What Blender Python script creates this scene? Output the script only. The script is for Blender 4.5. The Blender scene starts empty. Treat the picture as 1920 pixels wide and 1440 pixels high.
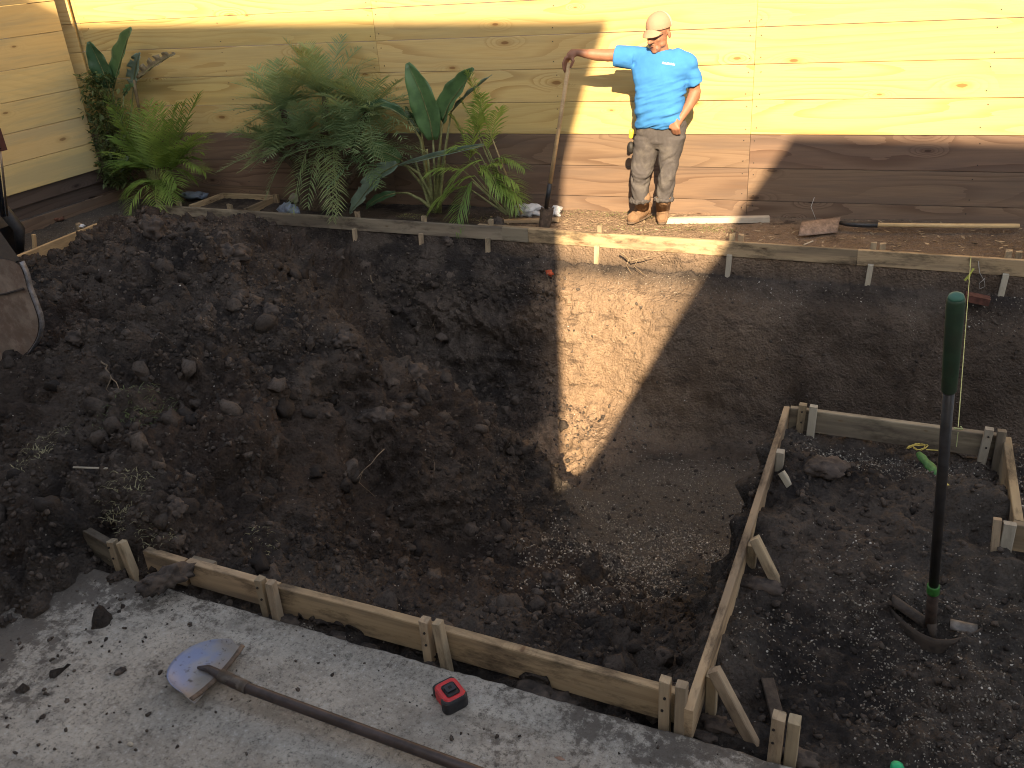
import bpy, math, random
import numpy as np
from mathutils import Vector, Matrix
from mathutils.bvhtree import BVHTree
random.seed(7)
rs = np.random.RandomState(11)
S = bpy.context.scene
C = S.collection

# ------------------------------------------------------------------ camera
# measured from the photograph: vanishing points of the fence boards, eye 2.25 m above the form boards
# world axes: +X along the form boards (to the right), +Y across the dig (away), +Z up
CAMH = 2.25
F = 1640.0
R3 = np.array([[0.913, 0.127, -0.387], [0.402, -0.439, 0.804], [-0.068, -0.890, -0.451]])
def _ortho():
    d = np.array([246, 3232, F]); d /= np.linalg.norm(d)
    fw = np.array([0, 0, 1.]); Y = fw - fw.dot(d) * d; Y /= np.linalg.norm(Y); Z = -d; X = np.cross(Y, Z)
    c, s = .901, .434; n = math.hypot(c, s); c /= n; s /= n
    return np.array([[c, -s, 0], [s, c, 0], [0, 0, 1]]) @ np.array([X, Y, Z])
R3 = _ortho()
cam = bpy.data.cameras.new('camera'); camo = bpy.data.objects.new('camera', cam); C.objects.link(camo)
cam.sensor_width = 36; cam.lens = F / 1920 * 36; cam.clip_end = 500; cam.clip_start = .05
rt, up, bk = R3 @ [1, 0, 0], R3 @ [0, -1, 0], R3 @ [0, 0, -1]
M = Matrix(((rt[0], up[0], bk[0], 0), (rt[1], up[1], bk[1], 0), (rt[2], up[2], bk[2], CAMH), (0, 0, 0, 1)))
camo.matrix_world = M
S.camera = camo

# ------------------------------------------------------------------ light
SUN = Vector((-.35, 1, -.55))            # direction the light travels
SUN_STRENGTH, SKY_STRENGTH, EXPOSURE = 5.0, .085, 1.80
elev = math.atan2(.55, math.hypot(.35, 1))
w = bpy.data.worlds.new('World'); S.world = w; w.use_nodes = True
wt = w.node_tree; bg = wt.nodes['Background']
sky = wt.nodes.new('ShaderNodeTexSky'); sky.sky_type = 'NISHITA'; sky.sun_disc = False
sky.sun_elevation = elev; sky.sun_rotation = math.atan2(.35, -1)
sky.dust_density = 2.0
hs = wt.nodes.new('ShaderNodeHueSaturation'); hs.inputs['Saturation'].default_value = .42; wt.links.new(sky.outputs[0], hs.inputs['Color']); wt.links.new(hs.outputs[0], bg.inputs[0]); bg.inputs[1].default_value = SKY_STRENGTH
sl = bpy.data.lights.new('sun', 'SUN'); sl.energy = SUN_STRENGTH; sl.angle = math.radians(.5); sl.color = (1, .76, .47)
so = bpy.data.objects.new('sun', sl); C.objects.link(so)
so.rotation_euler = SUN.to_track_quat('-Z', 'Y').to_euler()
S.view_settings.view_transform = 'Standard'; S.view_settings.look = 'None'
S.view_settings.exposure = EXPOSURE; S.view_settings.gamma = 1; S.view_settings.use_curve_mapping = False
S.cycles.filter_width = 1.05; S.cycles.use_denoising = True; S.cycles.denoising_prefilter = 'ACCURATE'
S.cycles.max_bounces = 6; S.cycles.diffuse_bounces = 4

# ------------------------------------------------------------------ measuring helpers
def ray(px, py): return R3 @ np.array([px - 960, py - 720, F])
def at(px, py, z=0.):
    r = ray(px, py); t = (z - CAMH) / r[2]; return np.array([r[0] * t, r[1] * t, z])
def pv(px, py, v=7.15, dv=0):
    r = ray(px, py); t = v / r[1]; return np.array([r[0] * t, r[1] * t + dv, r[2] * t + CAMH])
FS = .0615; FV0 = 7.777
def fence_v(u): return FV0 + FS * u
def pf(px, py, off=0.):
    r = ray(px, py); t = (FV0 - off) / (r[1] - FS * r[0]); return r * t + np.array([0, 0, CAMH])

# ------------------------------------------------------------------ object helpers
def tag(o, label=None, cat=None, group=None, kind=None):
    if label: o['label'] = label
    if cat: o['category'] = cat
    if group: o['group'] = group
    if kind: o['kind'] = kind
    return o
def wl(o):
    p = Vector(o.location)
    while o.parent: o = o.parent; p = p + Vector(o.location)
    return p
def thing(name, label, cat, loc=(0, 0, 0), group=None):
    o = bpy.data.objects.new(name, None); C.objects.link(o); o.location = loc
    o.empty_display_size = .1
    return tag(o, label, cat, group)
def link(name, me, mat, parent=None, smooth=False):
    o = bpy.data.objects.new(name, me); C.objects.link(o)
    if mat is not None and len(me.materials) == 0: me.materials.append(mat)
    if parent is not None:
        o.parent = parent; o.location = -wl(parent)
    if smooth: me.polygons.foreach_set('use_smooth', [True] * len(me.polygons))
    return o
def mesh(name, verts, faces, mat, parent=None, smooth=False):
    me = bpy.data.meshes.new(name)
    me.from_pydata([tuple(map(float, v)) for v in verts], [], faces); me.update()
    return link(name, me, mat, parent, smooth)
def np_mesh(name, V, Fq, mat, parent=None, smooth=False):
    """fast mesh from arrays (all faces the same size)"""
    me = bpy.data.meshes.new(name); V = np.asarray(V, np.float32); Fq = np.asarray(Fq, np.int32)
    k = Fq.shape[1]
    me.vertices.add(len(V)); me.vertices.foreach_set('co', V.ravel())
    me.loops.add(Fq.size); me.loops.foreach_set('vertex_index', Fq.ravel())
    me.polygons.add(len(Fq)); me.polygons.foreach_set('loop_start', np.arange(0, Fq.size, k, dtype=np.int32))
    me.update(calc_edges=True)
    o = link(name, me, mat, parent)
    if smooth: me.polygons.foreach_set('use_smooth', np.ones(len(Fq), bool))
    return o
class MB:
    def __init__(s): s.v = []; s.f = []
    def add(s, v, f):
        n = len(s.v); s.v += [tuple(map(float, q)) for q in v]; s.f += [tuple(i + n for i in q) for q in f]; return s
    def box(s, c, d, rot=None):
        v = np.array([(x, y, z) for x in (-.5, .5) for y in (-.5, .5) for z in (-.5, .5)]) * d
        if rot is not None: v = v @ np.array(rot.to_3x3()).T
        return s.add(v + np.array(c), [(0, 1, 3, 2), (4, 6, 7, 5), (0, 4, 5, 1), (2, 3, 7, 6), (0, 2, 6, 4), (1, 5, 7, 3)])
    def tube(s, pts, r, n=8, cap=True):
        pts = [np.array(p, float) for p in pts]; rr = r if hasattr(r, '__len__') else [r] * len(pts)
        rings = []; a = None
        for i, p in enumerate(pts):
            t = pts[min(i + 1, len(pts) - 1)] - pts[max(i - 1, 0)]; t /= np.linalg.norm(t) + 1e-9
            if a is None:
                h = np.array([0, 0, 1.]) if abs(t[2]) < .9 else np.array([1., 0, 0]); a = np.cross(t, h)
            a = a - a.dot(t) * t; a /= np.linalg.norm(a); b = np.cross(t, a)
            rings.append([p + rr[i] * (a * math.cos(q) + b * math.sin(q)) for q in np.arange(n) * 2 * math.pi / n])
        v = [q for rg in rings for q in rg]; f = []
        for i in range(len(rings) - 1):
            for k in range(n): f.append((i * n + k, i * n + (k + 1) % n, (i + 1) * n + (k + 1) % n, (i + 1) * n + k))
        if cap: f += [tuple(range(n))[::-1], tuple((len(rings) - 1) * n + k for k in range(n))]
        return s.add(v, f)
    def build(s, name, mat, parent=None, smooth=False): return mesh(name, s.v, s.f, mat, parent, smooth)

def beam(name, p0, p1, wd, th, mat, parent, face=(0, -1, 0), ch=.003, bend=0, jag=0):
    """sawn timber from p0 to p1; its own local axes run along the grain. wd across, th along 'face'"""
    p0 = Vector(p0); p1 = Vector(p1); x = (p1 - p0); L = x.length; x.normalize()
    y = Vector(face); y = (y - y.dot(x) * x).normalized(); z = x.cross(y)
    sec = [(-th/2 + ch, -wd/2), (th/2 - ch, -wd/2), (th/2, -wd/2 + ch), (th/2, wd/2 - ch), (th/2 - ch, wd/2), (-th/2 + ch, wd/2), (-th/2, wd/2 - ch), (-th/2, -wd/2 + ch)]
    n = 5 if bend or L > 1 else 2
    v = []; f = []
    for i in range(n):
        t = i / (n - 1); bx = bend * (1 - (2 * t - 1) ** 2)
        for a, b in sec:
            e = random.uniform(-jag, jag) if i in (0, n - 1) else 0
            v.append((t * L - L / 2 + e, a + bx, b + (random.uniform(-.0012, .0012))))
    for i in range(n - 1):
        for k in range(8): f.append((i * 8 + k, i * 8 + (k + 1) % 8, (i + 1) * 8 + (k + 1) % 8, (i + 1) * 8 + k))
    f += [tuple(range(8))[::-1], tuple((n - 1) * 8 + k for k in range(8))]
    me = bpy.data.meshes.new(name); me.from_pydata(v, [], f); me.update(); me.materials.append(mat)
    o = bpy.data.objects.new(name, me); C.objects.link(o)
    mm = Matrix((x, y, z)).transposed().to_4x4(); mid = (p0 + p1) / 2
    if parent is not None:
        o.parent = parent; mid = mid - wl(parent)
    mm.translation = mid; o.matrix_local = mm if parent is not None else mm
    if parent is None: o.matrix_world = mm
    return o

# ------------------------------------------------------------------ noise in numpy
def _h(x, y, z, s):
    h = (x.astype(np.uint32) * np.uint32(374761393) + y.astype(np.uint32) * np.uint32(668265263) + z.astype(np.uint32) * np.uint32(2246822519) + np.uint32(s * 977 + 13))
    h = (h ^ (h >> np.uint32(13))) * np.uint32(1274126177); h = (h ^ (h >> np.uint32(16))) * np.uint32(2654435761)
    return ((h >> np.uint32(8)) & np.uint32(0xffffff)).astype(np.float32) / np.float32(0xffffff)
def vnoise(P, s=0):
    P = np.asarray(P, np.float32); i = np.floor(P).astype(np.int64); f = P - i; f = f * f * (3 - 2 * f); out = 0
    for dx in (0, 1):
        for dy in (0, 1):
            for dz in (0, 1):
                wgt = (f[..., 0] if dx else 1 - f[..., 0]) * (f[..., 1] if dy else 1 - f[..., 1]) * (f[..., 2] if dz else 1 - f[..., 2])
                out = out + wgt * _h(i[..., 0] + dx, i[..., 1] + dy, i[..., 2] + dz, s)
    return out * 2 - 1
def fbm(P, o=4, s=0, g=.5):
    a = 1; t = 0; P = np.asarray(P, np.float32)
    for k in range(o): t = t + a * vnoise(P, s + k); a *= g; P = P * 2.03 + 7.1
    return t
def worley(P, s=0):
    P = np.asarray(P, np.float32); i = np.floor(P).astype(np.int64); f = (P - i).astype(np.float32); best = np.full(P.shape[:-1], 9., np.float32)
    for dx in (-1, 0, 1):
        for dy in (-1, 0, 1):
            for dz in (-1, 0, 1):
                x, y, z = i[..., 0] + dx, i[..., 1] + dy, i[..., 2] + dz
                d = (dx + _h(x, y, z, s) - f[..., 0]) ** 2 + (dy + _h(x, y, z, s + 5) - f[..., 1]) ** 2 + (dz + _h(x, y, z, s + 9) - f[..., 2]) ** 2
                best = np.minimum(best, d)
    return np.sqrt(best)
def sst(a, b, x):
    t = np.clip((x - a) / (b - a), 0, 1); return t * t * (3 - 2 * t)

# ------------------------------------------------------------------ materials
class NT:
    def __init__(s, name):
        s.m = bpy.data.materials.new(name); s.m.use_nodes = True; s.t = s.m.node_tree; s.b = s.t.nodes['Principled BSDF']; s.out = s.t.nodes['Material Output']
    def n(s, typ, **k):
        x = s.t.nodes.new('ShaderNode' + typ)
        for a, b in k.items():
            if a.startswith('i_'):
                key = a[2:]; key = int(key) if key.isdigit() else key.replace('_', ' ')
                s.put(x.inputs[key], b)
            else: setattr(x, a, b)
        return x
    def put(s, sock, b):
        if hasattr(b, 'outputs'): b = b.outputs[0]
        if isinstance(b, bpy.types.NodeSocket): s.t.links.new(b, sock)
        else: sock.default_value = b
    def math(s, op, a, b=0., c=0.):
        x = s.t.nodes.new('ShaderNodeMath'); x.operation = op
        for i, q in enumerate((a, b, c)): s.put(x.inputs[i], q)
        return x.outputs[0]
    def noise(s, vec, sc, det=4, rough=.55, dist=0.): return s.n('TexNoise', i_Vector=vec, i_Scale=sc, i_Detail=det, i_Roughness=rough, i_Distortion=dist).outputs[0]
    def ramp(s, fac, a, b, lo=0., hi=1.):
        x = s.t.nodes.new('ShaderNodeMapRange'); x.interpolation_type = 'SMOOTHSTEP'
        for i, q in enumerate((fac, a, b, lo, hi)): s.put(x.inputs[i], q)
        return x.outputs[0]
    def mix(s, fac, a, b, mode='MIX'):
        x = s.t.nodes.new('ShaderNodeMix'); x.data_type = 'RGBA'; x.blend_type = mode
        s.put(x.inputs[0], fac); s.put(x.inputs[6], a if not isinstance(a, tuple) else (*a, 1)); s.put(x.inputs[7], b if not isinstance(b, tuple) else (*b, 1))
        return x.outputs[2]
    def scale(s, vec, sc):
        x = s.t.nodes.new('ShaderNodeVectorMath'); x.operation = 'MULTIPLY'; s.put(x.inputs[0], vec); x.inputs[1].default_value = sc; return x.outputs[0]
    def addv(s, vec, b):
        x = s.t.nodes.new('ShaderNodeVectorMath'); x.operation = 'ADD'; s.put(x.inputs[0], vec); s.put(x.inputs[1], b); return x.outputs[0]
    def obj(s): return s.n('TexCoord').outputs['Object']
    def pos(s): return s.n('NewGeometry').outputs['Position']
    def rand(s): return s.n('ObjectInfo').outputs['Random']
    def bump(s, h, st=.3, d=.01):
        b = s.n('Bump', i_Height=h, i_Strength=st, i_Distance=d); s.put(s.b.inputs['Normal'], b.outputs[0]); return b
    def fin(s, col, rough=.8, metal=0., spec=.3):
        if isinstance(col, tuple): col = (*col, 1)
        s.put(s.b.inputs['Base Color'], col); s.put(s.b.inputs['Roughness'], rough); s.b.inputs['Metallic'].default_value = metal
        s.b.inputs['Specular IOR Level'].default_value = spec; return s.m

def wood(name, base, late, knot=(.12, .06, .03), ring=.5, stain=None, stain_amt=0., var=.12, bump=.25, mottle=(.9, .8, .6), dirt=0., dirtc=(.03, .022, .018), wscale=1., kn=1.):
    t = NT(name); o = t.obj(); r = t.rand()
    off = t.n('CombineXYZ', i_0=t.math('MULTIPLY', r, 53.), i_1=t.math('MULTIPLY', r, 17.), i_2=t.math('MULTIPLY', r, 31.))
    p = t.addv(o, off)
    k = 1 / wscale
    # knots: a few cells hold one, the growth rings flow round it
    sep = t.n('SeparateXYZ', i_0=p)
    kv = t.n('TexVoronoi', voronoi_dimensions='2D', i_Vector=t.n('CombineXYZ', i_0=t.math('MULTIPLY', sep.outputs[0], 1.5 * k), i_1=t.math('MULTIPLY', sep.outputs[2], 4.2 * k)), i_Scale=1.0, i_Randomness=1.)
    kc = t.n('SeparateColor', i_0=kv.outputs['Color'])
    has = t.math('GREATER_THAN', kc.outputs[0], 1 - .34 * kn)
    kd = t.math('DIVIDE', kv.outputs['Distance'], t.math('ADD', .45, t.math('MULTIPLY', kc.outputs[1], .9)))
    kd = t.math('ADD', kd, t.math('MULTIPLY', t.math('SUBTRACT', t.noise(t.scale(p, (25, 1, 40)), 1., 2), .5), .03))
    near = t.math('MULTIPLY', t.ramp(kd, .0, .34, 1., 0.), has)
    f1 = t.noise(t.scale(p, (.42 * k, 1.2 * k, 3.2 * k)), 1., 1.5, .4)
    field = t.math('ADD', t.math('MULTIPLY', f1, 13.), t.math('MULTIPLY', sep.outputs[2], 9. * k))
    field = t.math('ADD', field, t.math('MULTIPLY', near, 3.4))
    wob = t.math('MULTIPLY', t.noise(t.scale(p, (2.5, 20, 40)), 1., 2), .25)
    ringv = t.math('FRACT', t.math('ADD', field, wob))
    lt = t.ramp(ringv, .45, 1., 0., 1.)
    lt = t.math('MULTIPLY', lt, t.ramp(t.noise(t.scale(p, (.5, 1, 2.)), 1., 2), .35, .65, .25, 1.))
    fine = t.noise(t.scale(p, (4, 60, 160)), 1., 4, .6)
    col = t.mix(t.math('MULTIPLY', lt, ring), base, late)
    col = t.mix(t.ramp(fine, .35, .75, 0, .22), col, late)
    big = t.noise(t.scale(p, (.9, 2, 5.)), 1., 3, .6)
    col = t.mix(t.ramp(big, .5, .72, 0, .45), col, tuple(b * m for b, m in zip(base, mottle)), )
    if stain:
        col = t.mix(t.math('MULTIPLY', t.ramp(t.noise(t.scale(p, (.6, 2, 7.)), 1., 4, .65), .42, .62), stain_amt), col, stain)
    col = t.mix(t.math('MULTIPLY', t.ramp(kd, .035, .06, 1., 0.), has), col, knot)
    col = t.mix(t.math('MULTIPLY', t.ramp(kd, .05, .14, .5, 0.), has), col, late)
    if dirt > 0:
        d = t.math('MULTIPLY', t.ramp(t.noise(t.scale(p, (3, 9, 9)), 1., 6, .7), .45, .68), dirt)
        col = t.mix(d, col, dirtc)
    hsv = t.n('HueSaturation', i_Color=col, i_Value=t.math('ADD', 1 - var, t.math('MULTIPLY', r, 2 * var)), i_Hue=t.math('ADD', .495, t.math('MULTIPLY', t.math('FRACT', t.math('MULTIPLY', r, 7.3)), .012)))
    t.bump(t.math('ADD', t.math('MULTIPLY', fine, .6), t.math('MULTIPLY', lt, -.5)), bump, .002)
    return t.fin(hsv.outputs[0], .75, spec=.2)

def plain(name, col, rough=.6, metal=0., spec=.4, var=.2, vs=30., bump=0., bs=80., dirt=0., dirtc=(.05, .037, .028), ds=25.):
    t = NT(name); p = t.obj(); nz = t.noise(p, vs, 5, .6)
    c = t.mix(t.ramp(nz, .3, .7), tuple(q * (1 - var) for q in col), tuple(min(1, q * (1 + var)) for q in col))
    if dirt: c = t.mix(t.math('MULTIPLY', t.ramp(t.noise(p, ds, 6, .7), .42, .6), dirt), c, dirtc)
    if bump: t.bump(t.noise(p, bs, 5, .6), bump, .004)
    return t.fin(c, rough, metal, spec)

M_PINE = wood('treated_pine', (.52, .385, .160), (.31, .18, .055), ring=.7, stain=(.35, .29, .15), stain_amt=.35, mottle=(.95, .84, .70), var=.07)
M_PINE_L = wood('treated_pine_yellow', (.62, .47, .22), (.46, .31, .13), ring=.3, stain=(.36, .32, .2), stain_amt=.5, var=.06)
M_DARK = wood('brown_stained_pine', (.178, .120, .083), (.085, .050, .034), ring=.75, stain=(.11, .08, .065), stain_amt=.6, mottle=(.8, .78, .8), var=.1, knot=(.03, .02, .015))
M_DARKER = wood('dark_stained_pine', (.10, .075, .062), (.05, .035, .03), ring=.7, mottle=(.8, .8, .85), var=.1, knot=(.02, .015, .012))
M_FORM = wood('form_lumber', (.43, .325, .20), (.27, .185, .11), ring=.45, stain=(.15, .12, .09), stain_amt=.75, dirt=.8, var=.10, wscale=.6, mottle=(.7, .66, .6))
M_FORMG = wood('weathered_form_lumber', (.27, .23, .17), (.17, .14, .10), ring=.4, stain=(.12, .10, .08), stain_amt=.85, dirt=.7, var=.12, wscale=.6, mottle=(.75, .72, .7))
M_STAKE = wood('stake_lumber', (.42, .335, .225), (.28, .20, .125), ring=.35, stain=(.20, .16, .115), stain_amt=.7, dirt=.65, var=.12, wscale=.3, kn=.3)
M_STAKEG = wood('grey_stake_lumber', (.36, .33, .27), (.25, .21, .16), ring=.3, dirt=.35, var=.12, wscale=.3, kn=.3)
M_HANDLE = wood('ash_handle', (.50, .36, .20), (.33, .21, .10), ring=.3, wscale=.2, kn=0, dirt=.3, var=.05)
M_WHITEPLANK = wood('white_painted_lumber', (.42, .37, .30), (.5, .4, .3), ring=.2, dirt=.25, wscale=.5, kn=.3)

def soil_mat():
    t = NT('soil'); p = t.pos()
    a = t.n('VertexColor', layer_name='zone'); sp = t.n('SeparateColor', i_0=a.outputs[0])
    n1 = t.noise(p, 2.2, 6, .6); n2 = t.noise(p, 14., 6, .65); n3 = t.noise(p, 90., 5, .65)
    col = t.mix(t.ramp(n1, .38, .62), (.036, .0315, .030), (.110, .090, .076))
    col = t.mix(t.ramp(n2, .48, .75, 0, .6), col, (.150, .122, .102))
    col = t.mix(t.math('MULTIPLY', sp.outputs[2], t.ramp(n2, .2, .7, .35, 1.)), col, (.090, .064, .050))         # reddish subsoil
    clay = t.mix(t.ramp(n2, .35, .7), (.35, .25, .172), (.25, .178, .124))  # tan clay; its pale tone also carries painted sunlight around the wedge
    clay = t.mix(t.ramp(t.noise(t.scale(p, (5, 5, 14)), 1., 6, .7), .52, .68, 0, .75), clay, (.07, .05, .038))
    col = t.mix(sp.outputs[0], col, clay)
    grey = t.mix(n3, (.17, .15, .13), (.10, .088, .075))
    col = t.mix(sp.outputs[1], col, grey)
    # crumbs of shell and limestone too small to be pieces
    vo = t.n('TexVoronoi', i_Vector=p, i_Scale=75., i_Randomness=1.)
    pick = t.math('GREATER_THAN', t.n('SeparateColor', i_0=vo.outputs['Color']).outputs[0], t.math('SUBTRACT', .985, t.math('MULTIPLY', sp.outputs[1], .25)))
    col = t.mix(t.math('MULTIPLY', pick, t.ramp(vo.outputs['Distance'], .22, .34, .8, 0.)), col, (.42, .38, .33))
    col = t.mix(t.ramp(n3, .3, .7, .0, .35), col, (.02, .016, .014))
    h = t.math('ADD', t.math('MULTIPLY', t.noise(p, 45., 8, .7), 1.), t.math('MULTIPLY', t.n('TexVoronoi', i_Vector=p, i_Scale=60., feature='SMOOTH_F1').outputs[0], -.6))
    t.bump(h, 1., .03)
    return t.fin(col, .95, spec=.12)
M_SOIL = soil_mat()
def clod_mat():
    t = NT('clod_soil'); p = t.pos(); g = t.n('NewGeometry').outputs['Random Per Island']
    col = t.mix(g, (.036, .031, .029), (.112, .091, .077)); col = t.mix(t.ramp(t.noise(p, 3., 3), .5, .7, 0, .5), col, (.15, .122, .10))
    col = t.mix(t.ramp(t.noise(p, 60., 6, .7), .45, .7, 0, .6), col, (.022, .017, .014))
    t.bump(t.noise(p, 70., 7, .7), .9, .01); return t.fin(col, .95, spec=.1)
M_CLOD = clod_mat()
def pebble_mat(name, a, b, c, d):
    t = NT(name); g = t.n('NewGeometry').outputs['Random Per Island']; p = t.pos()
    col = t.mix(t.ramp(g, .0, .45), a, b); col = t.mix(t.ramp(g, .45, .85), col, c); col = t.mix(t.ramp(g, .93, .96), col, d)
    col = t.mix(t.ramp(t.noise(p, 120., 4), .5, .7, 0, .4), col, (.06, .05, .04))
    return t.fin(col, .8, spec=.3)
M_PEB = pebble_mat('pebbles', (.07, .062, .055), (.16, .14, .115), (.27, .24, .20), (.5, .47, .42))
def concrete_mat():
    t = NT('concrete'); p = t.pos(); sx = t.n('SeparateXYZ', i_0=p)
    n1 = t.noise(p, 1.7, 6, .6); n2 = t.noise(p, 11., 6, .65); n3 = t.noise(p, 75., 7, .75)
    col = t.mix(t.ramp(n1, .35, .65), (.285, .258, .222), (.40, .365, .315))
    col = t.mix(t.ramp(n2, .45, .7, 0, .5), col, (.15, .14, .125))
    col = t.mix(t.ramp(n3, .50, .66, 0, .8), col, (.075, .07, .063))
    col = t.mix(t.ramp(n3, .46, .34, 0, .7), col, (.44, .425, .40))
    # soil trodden in: heavier to the left end and near the dig
    sm = t.math('ADD', t.ramp(sx.outputs[0], -2.3, -3.3, 0, .16), t.ramp(sx.outputs[1], 1.75, 2.02, 0, .05))
    sm = t.math('ADD', sm, t.ramp(sx.outputs[0], -1.3, -.3, 0, .07))
    sm = t.math('ADD', sm, t.math('MULTIPLY', t.ramp(t.noise(p, 1.9, 4, .6), .5, .7), .06))
    s2 = t.math('ADD', t.math('MULTIPLY', t.noise(p, 7., 9, .75), .6), t.math('MULTIPLY', t.noise(p, 32., 8, .75), .4))
    col = t.mix(t.ramp(t.math('ADD', s2, sm), .545, .64, 0, .85), col, (.075, .063, .054))
    sw = t.noise(t.scale(p, (1.2, 5.5, 1.)), 1., 7, .7, .6)
    col = t.mix(t.ramp(sw, .50, .64, 0, .45), col, (.14, .122, .102))
    cr = t.math('ABSOLUTE', t.math('SUBTRACT', t.noise(t.scale(p, (.8, .8, .8)), 1., 6, .62), .47)); col = t.mix(t.ramp(cr, .0006, .0016, .22, 0.), col, (.07, .06, .055))
    t.bump(t.math('ADD', t.math('MULTIPLY', n3, .6), t.math('MULTIPLY', n2, .8)), .5, .004)
    return t.fin(col, .88, spec=.2)
M_CONC = concrete_mat()
def leaf_mat(name, a, b, tr=.25, rough=.45, vein=0.):
    t = NT(name); p = t.obj(); r = t.rand()
    c = t.mix(r, a, b); c = t.mix(t.ramp(t.noise(p, 9., 3), .4, .7, 0, .5), c, tuple(q * .6 for q in a))
    m = t.fin(c, rough, spec=.4)
    tl = t.n('BsdfTranslucent'); t.put(tl.inputs[0], t.mix(.5, c, tuple(min(1, q * 1.8) for q in b)))
    mx = t.n('MixShader'); mx.inputs[0].default_value = tr
    t.t.links.new(t.b.outputs[0], mx.inputs[1]); t.t.links.new(tl.outputs[0], mx.inputs[2]); t.t.links.new(mx.outputs[0], t.out.inputs[0])
    return m
M_DATE = leaf_mat('date_palm_leaf', (.11, .18, .08), (.24, .33, .16))
M_DATEY = leaf_mat('date_palm_leaf_low', (.13, .21, .09), (.28, .32, .13))
M_ARECA = leaf_mat('areca_leaf', (.13, .22, .05), (.26, .36, .08), .3)
M_PADDLE = leaf_mat('paddle_leaf', (.06, .125, .06), (.12, .22, .085), .2, .35)
M_PADDLEG = leaf_mat('pale_paddle_leaf', (.15, .22, .17), (.24, .31, .24), .15, .4)
M_SHRUB = leaf_mat('shrub_leaf', (.07, .10, .035), (.16, .20, .06), .2)
M_STEM = plain('plant_stem', (.16, .17, .07), .6, var=.3)
M_DEADFROND = plain('dry_frond', (.30, .24, .13), .8, var=.3)
M_TRUNK = plain('palm_trunk', (.09, .065, .045), .9, var=.4, bump=.6)
M_GRASS = leaf_mat('grass', (.10, .15, .05), (.22, .22, .10), .2)
M_DRYGRASS = plain('dry_grass', (.22, .20, .12), .9, var=.35)
M_ROOT = plain('root', (.20, .15, .10), .9, var=.3)

# ================================================================== SETTING
# ------------------------------------------------------------------ terrain
FORM_NEAR, FORM_FAR, SIDE_U, TOP_V, RIGHT_U, RIGHT_V = 2.086, 6.81, -.44, 4.156, .57, 3.478
ctrl = [  # (photo x, photo y, height) on the loose soil of the dig
 (420, 1065, -.10), (600, 1110, -.14), (800, 1165, -.18), (1000, 1222, -.22), (1180, 1262, -.26), (300, 1030, .01), (210, 1005, -.02),
 (1250, 1240, -.38), (1200, 1190, -.62), (1250, 1130, -1.02), (1250, 1050, -1.32), (1150, 1110, -1.15), (1300, 1000, -1.36), (1350, 900, -1.42), (1400, 850, -1.45),
 (1250, 830, -1.52), (1420, 960, -1.36), (1380, 1060, -1.28), (1300, 1180, -.95), (1180, 980, -1.38), (1060, 1190, -.5),
 (1000, 1160, -.55), (1000, 1060, -.95), (1000, 960, -1.12), (1060, 920, -1.3), (1150, 900, -1.45), (1110, 850, -1.5),
 (700, 980, -.82), (800, 1010, -.95), (750, 1080, -.72), (720, 1115, -.42), (600, 1075, -.38), (480, 1050, -.18), (360, 1000, .02), (300, 950, .12),
 (330, 880, .14), (430, 900, .04), (530, 950, -.18), (640, 1010, -.55), (560, 870, -.05), (850, 1100, -.62), (900, 1160, -.42), (620, 950, -.42),
 (550, 800, .06), (450, 800, .14), (650, 810, -.15), (760, 860, -.45), (880, 920, -.82), (680, 890, -.42), (780, 940, -.72), (900, 1010, -.95),
 (330, 620, .42), (450, 640, .36), (600, 655, .22), (740, 695, .0), (850, 740, -.36), (950, 790, -.68), (1030, 850, -1.08), (520, 720, .16), (820, 800, -.55), (950, 880, -1.02),
 (350, 440, .40), (450, 520, .40), (400, 470, .48), (300, 500, .50), (210, 480, .26), (150, 520, .26), (100, 510, .10), (60, 500, .02), (250, 408, .10), (300, 430, .16), (500, 580, .26),
 (200, 600, .38), (90, 650, .26), (100, 750, .20), (200, 750, .28), (200, 850, .19), (100, 900, .10), (40, 1000, .02), (0, 1100, -.03), (0, 900, .05), (0, 720, .18), (140, 960, .08), (230, 920, .14),
 (120, 1050, -.02), (60, 1120, -.05), (200, 1060, -.05), (0, 1200, -.08), (330, 740, .26), (100, 600, .25), (0, 620, .15)]
CP = [at(*c) for c in ctrl]
CP += [np.array(c) for c in [(-4.3, 6.1, -.5), (-3.7, 6.1, -1.05), (-3.2, 6.05, -1.4), (-2.6, 6.15, -1.28), (-2.15, 6.2, -1.36), (-2.25, 5.6, -1.66), (-2.2, 5.2, -1.70), (-1.6, 6.25, -1.45), (-1., 6.3, -1.52), (0., 6.3, -1.55), (1.2, 6.3, -1.55),
      (0, 5.2, -1.5), (1.5, 5., -1.5), (-.7, 4.8, -1.42), (-.6, 3.6, -1.25), (-3.9, 5.55, -.75), (-3.2, 5.5, -1.25), (-5., 6.3, .0), (-5.6, 6.45, .0), (-6.5, 6.5, -.04), (-7.3, 6.5, -.04), (-7.3, 5.4, -.04), (-7.3, 4.2, 0),
      (-6.2, 3., .05), (-5, 1.5, -.06), (-3.6, 1., -.09), (-3.3, 0, -.09), (-6, 0, -.08), (2, 2.5, -.3)]]
CP = np.array(CP)
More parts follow.
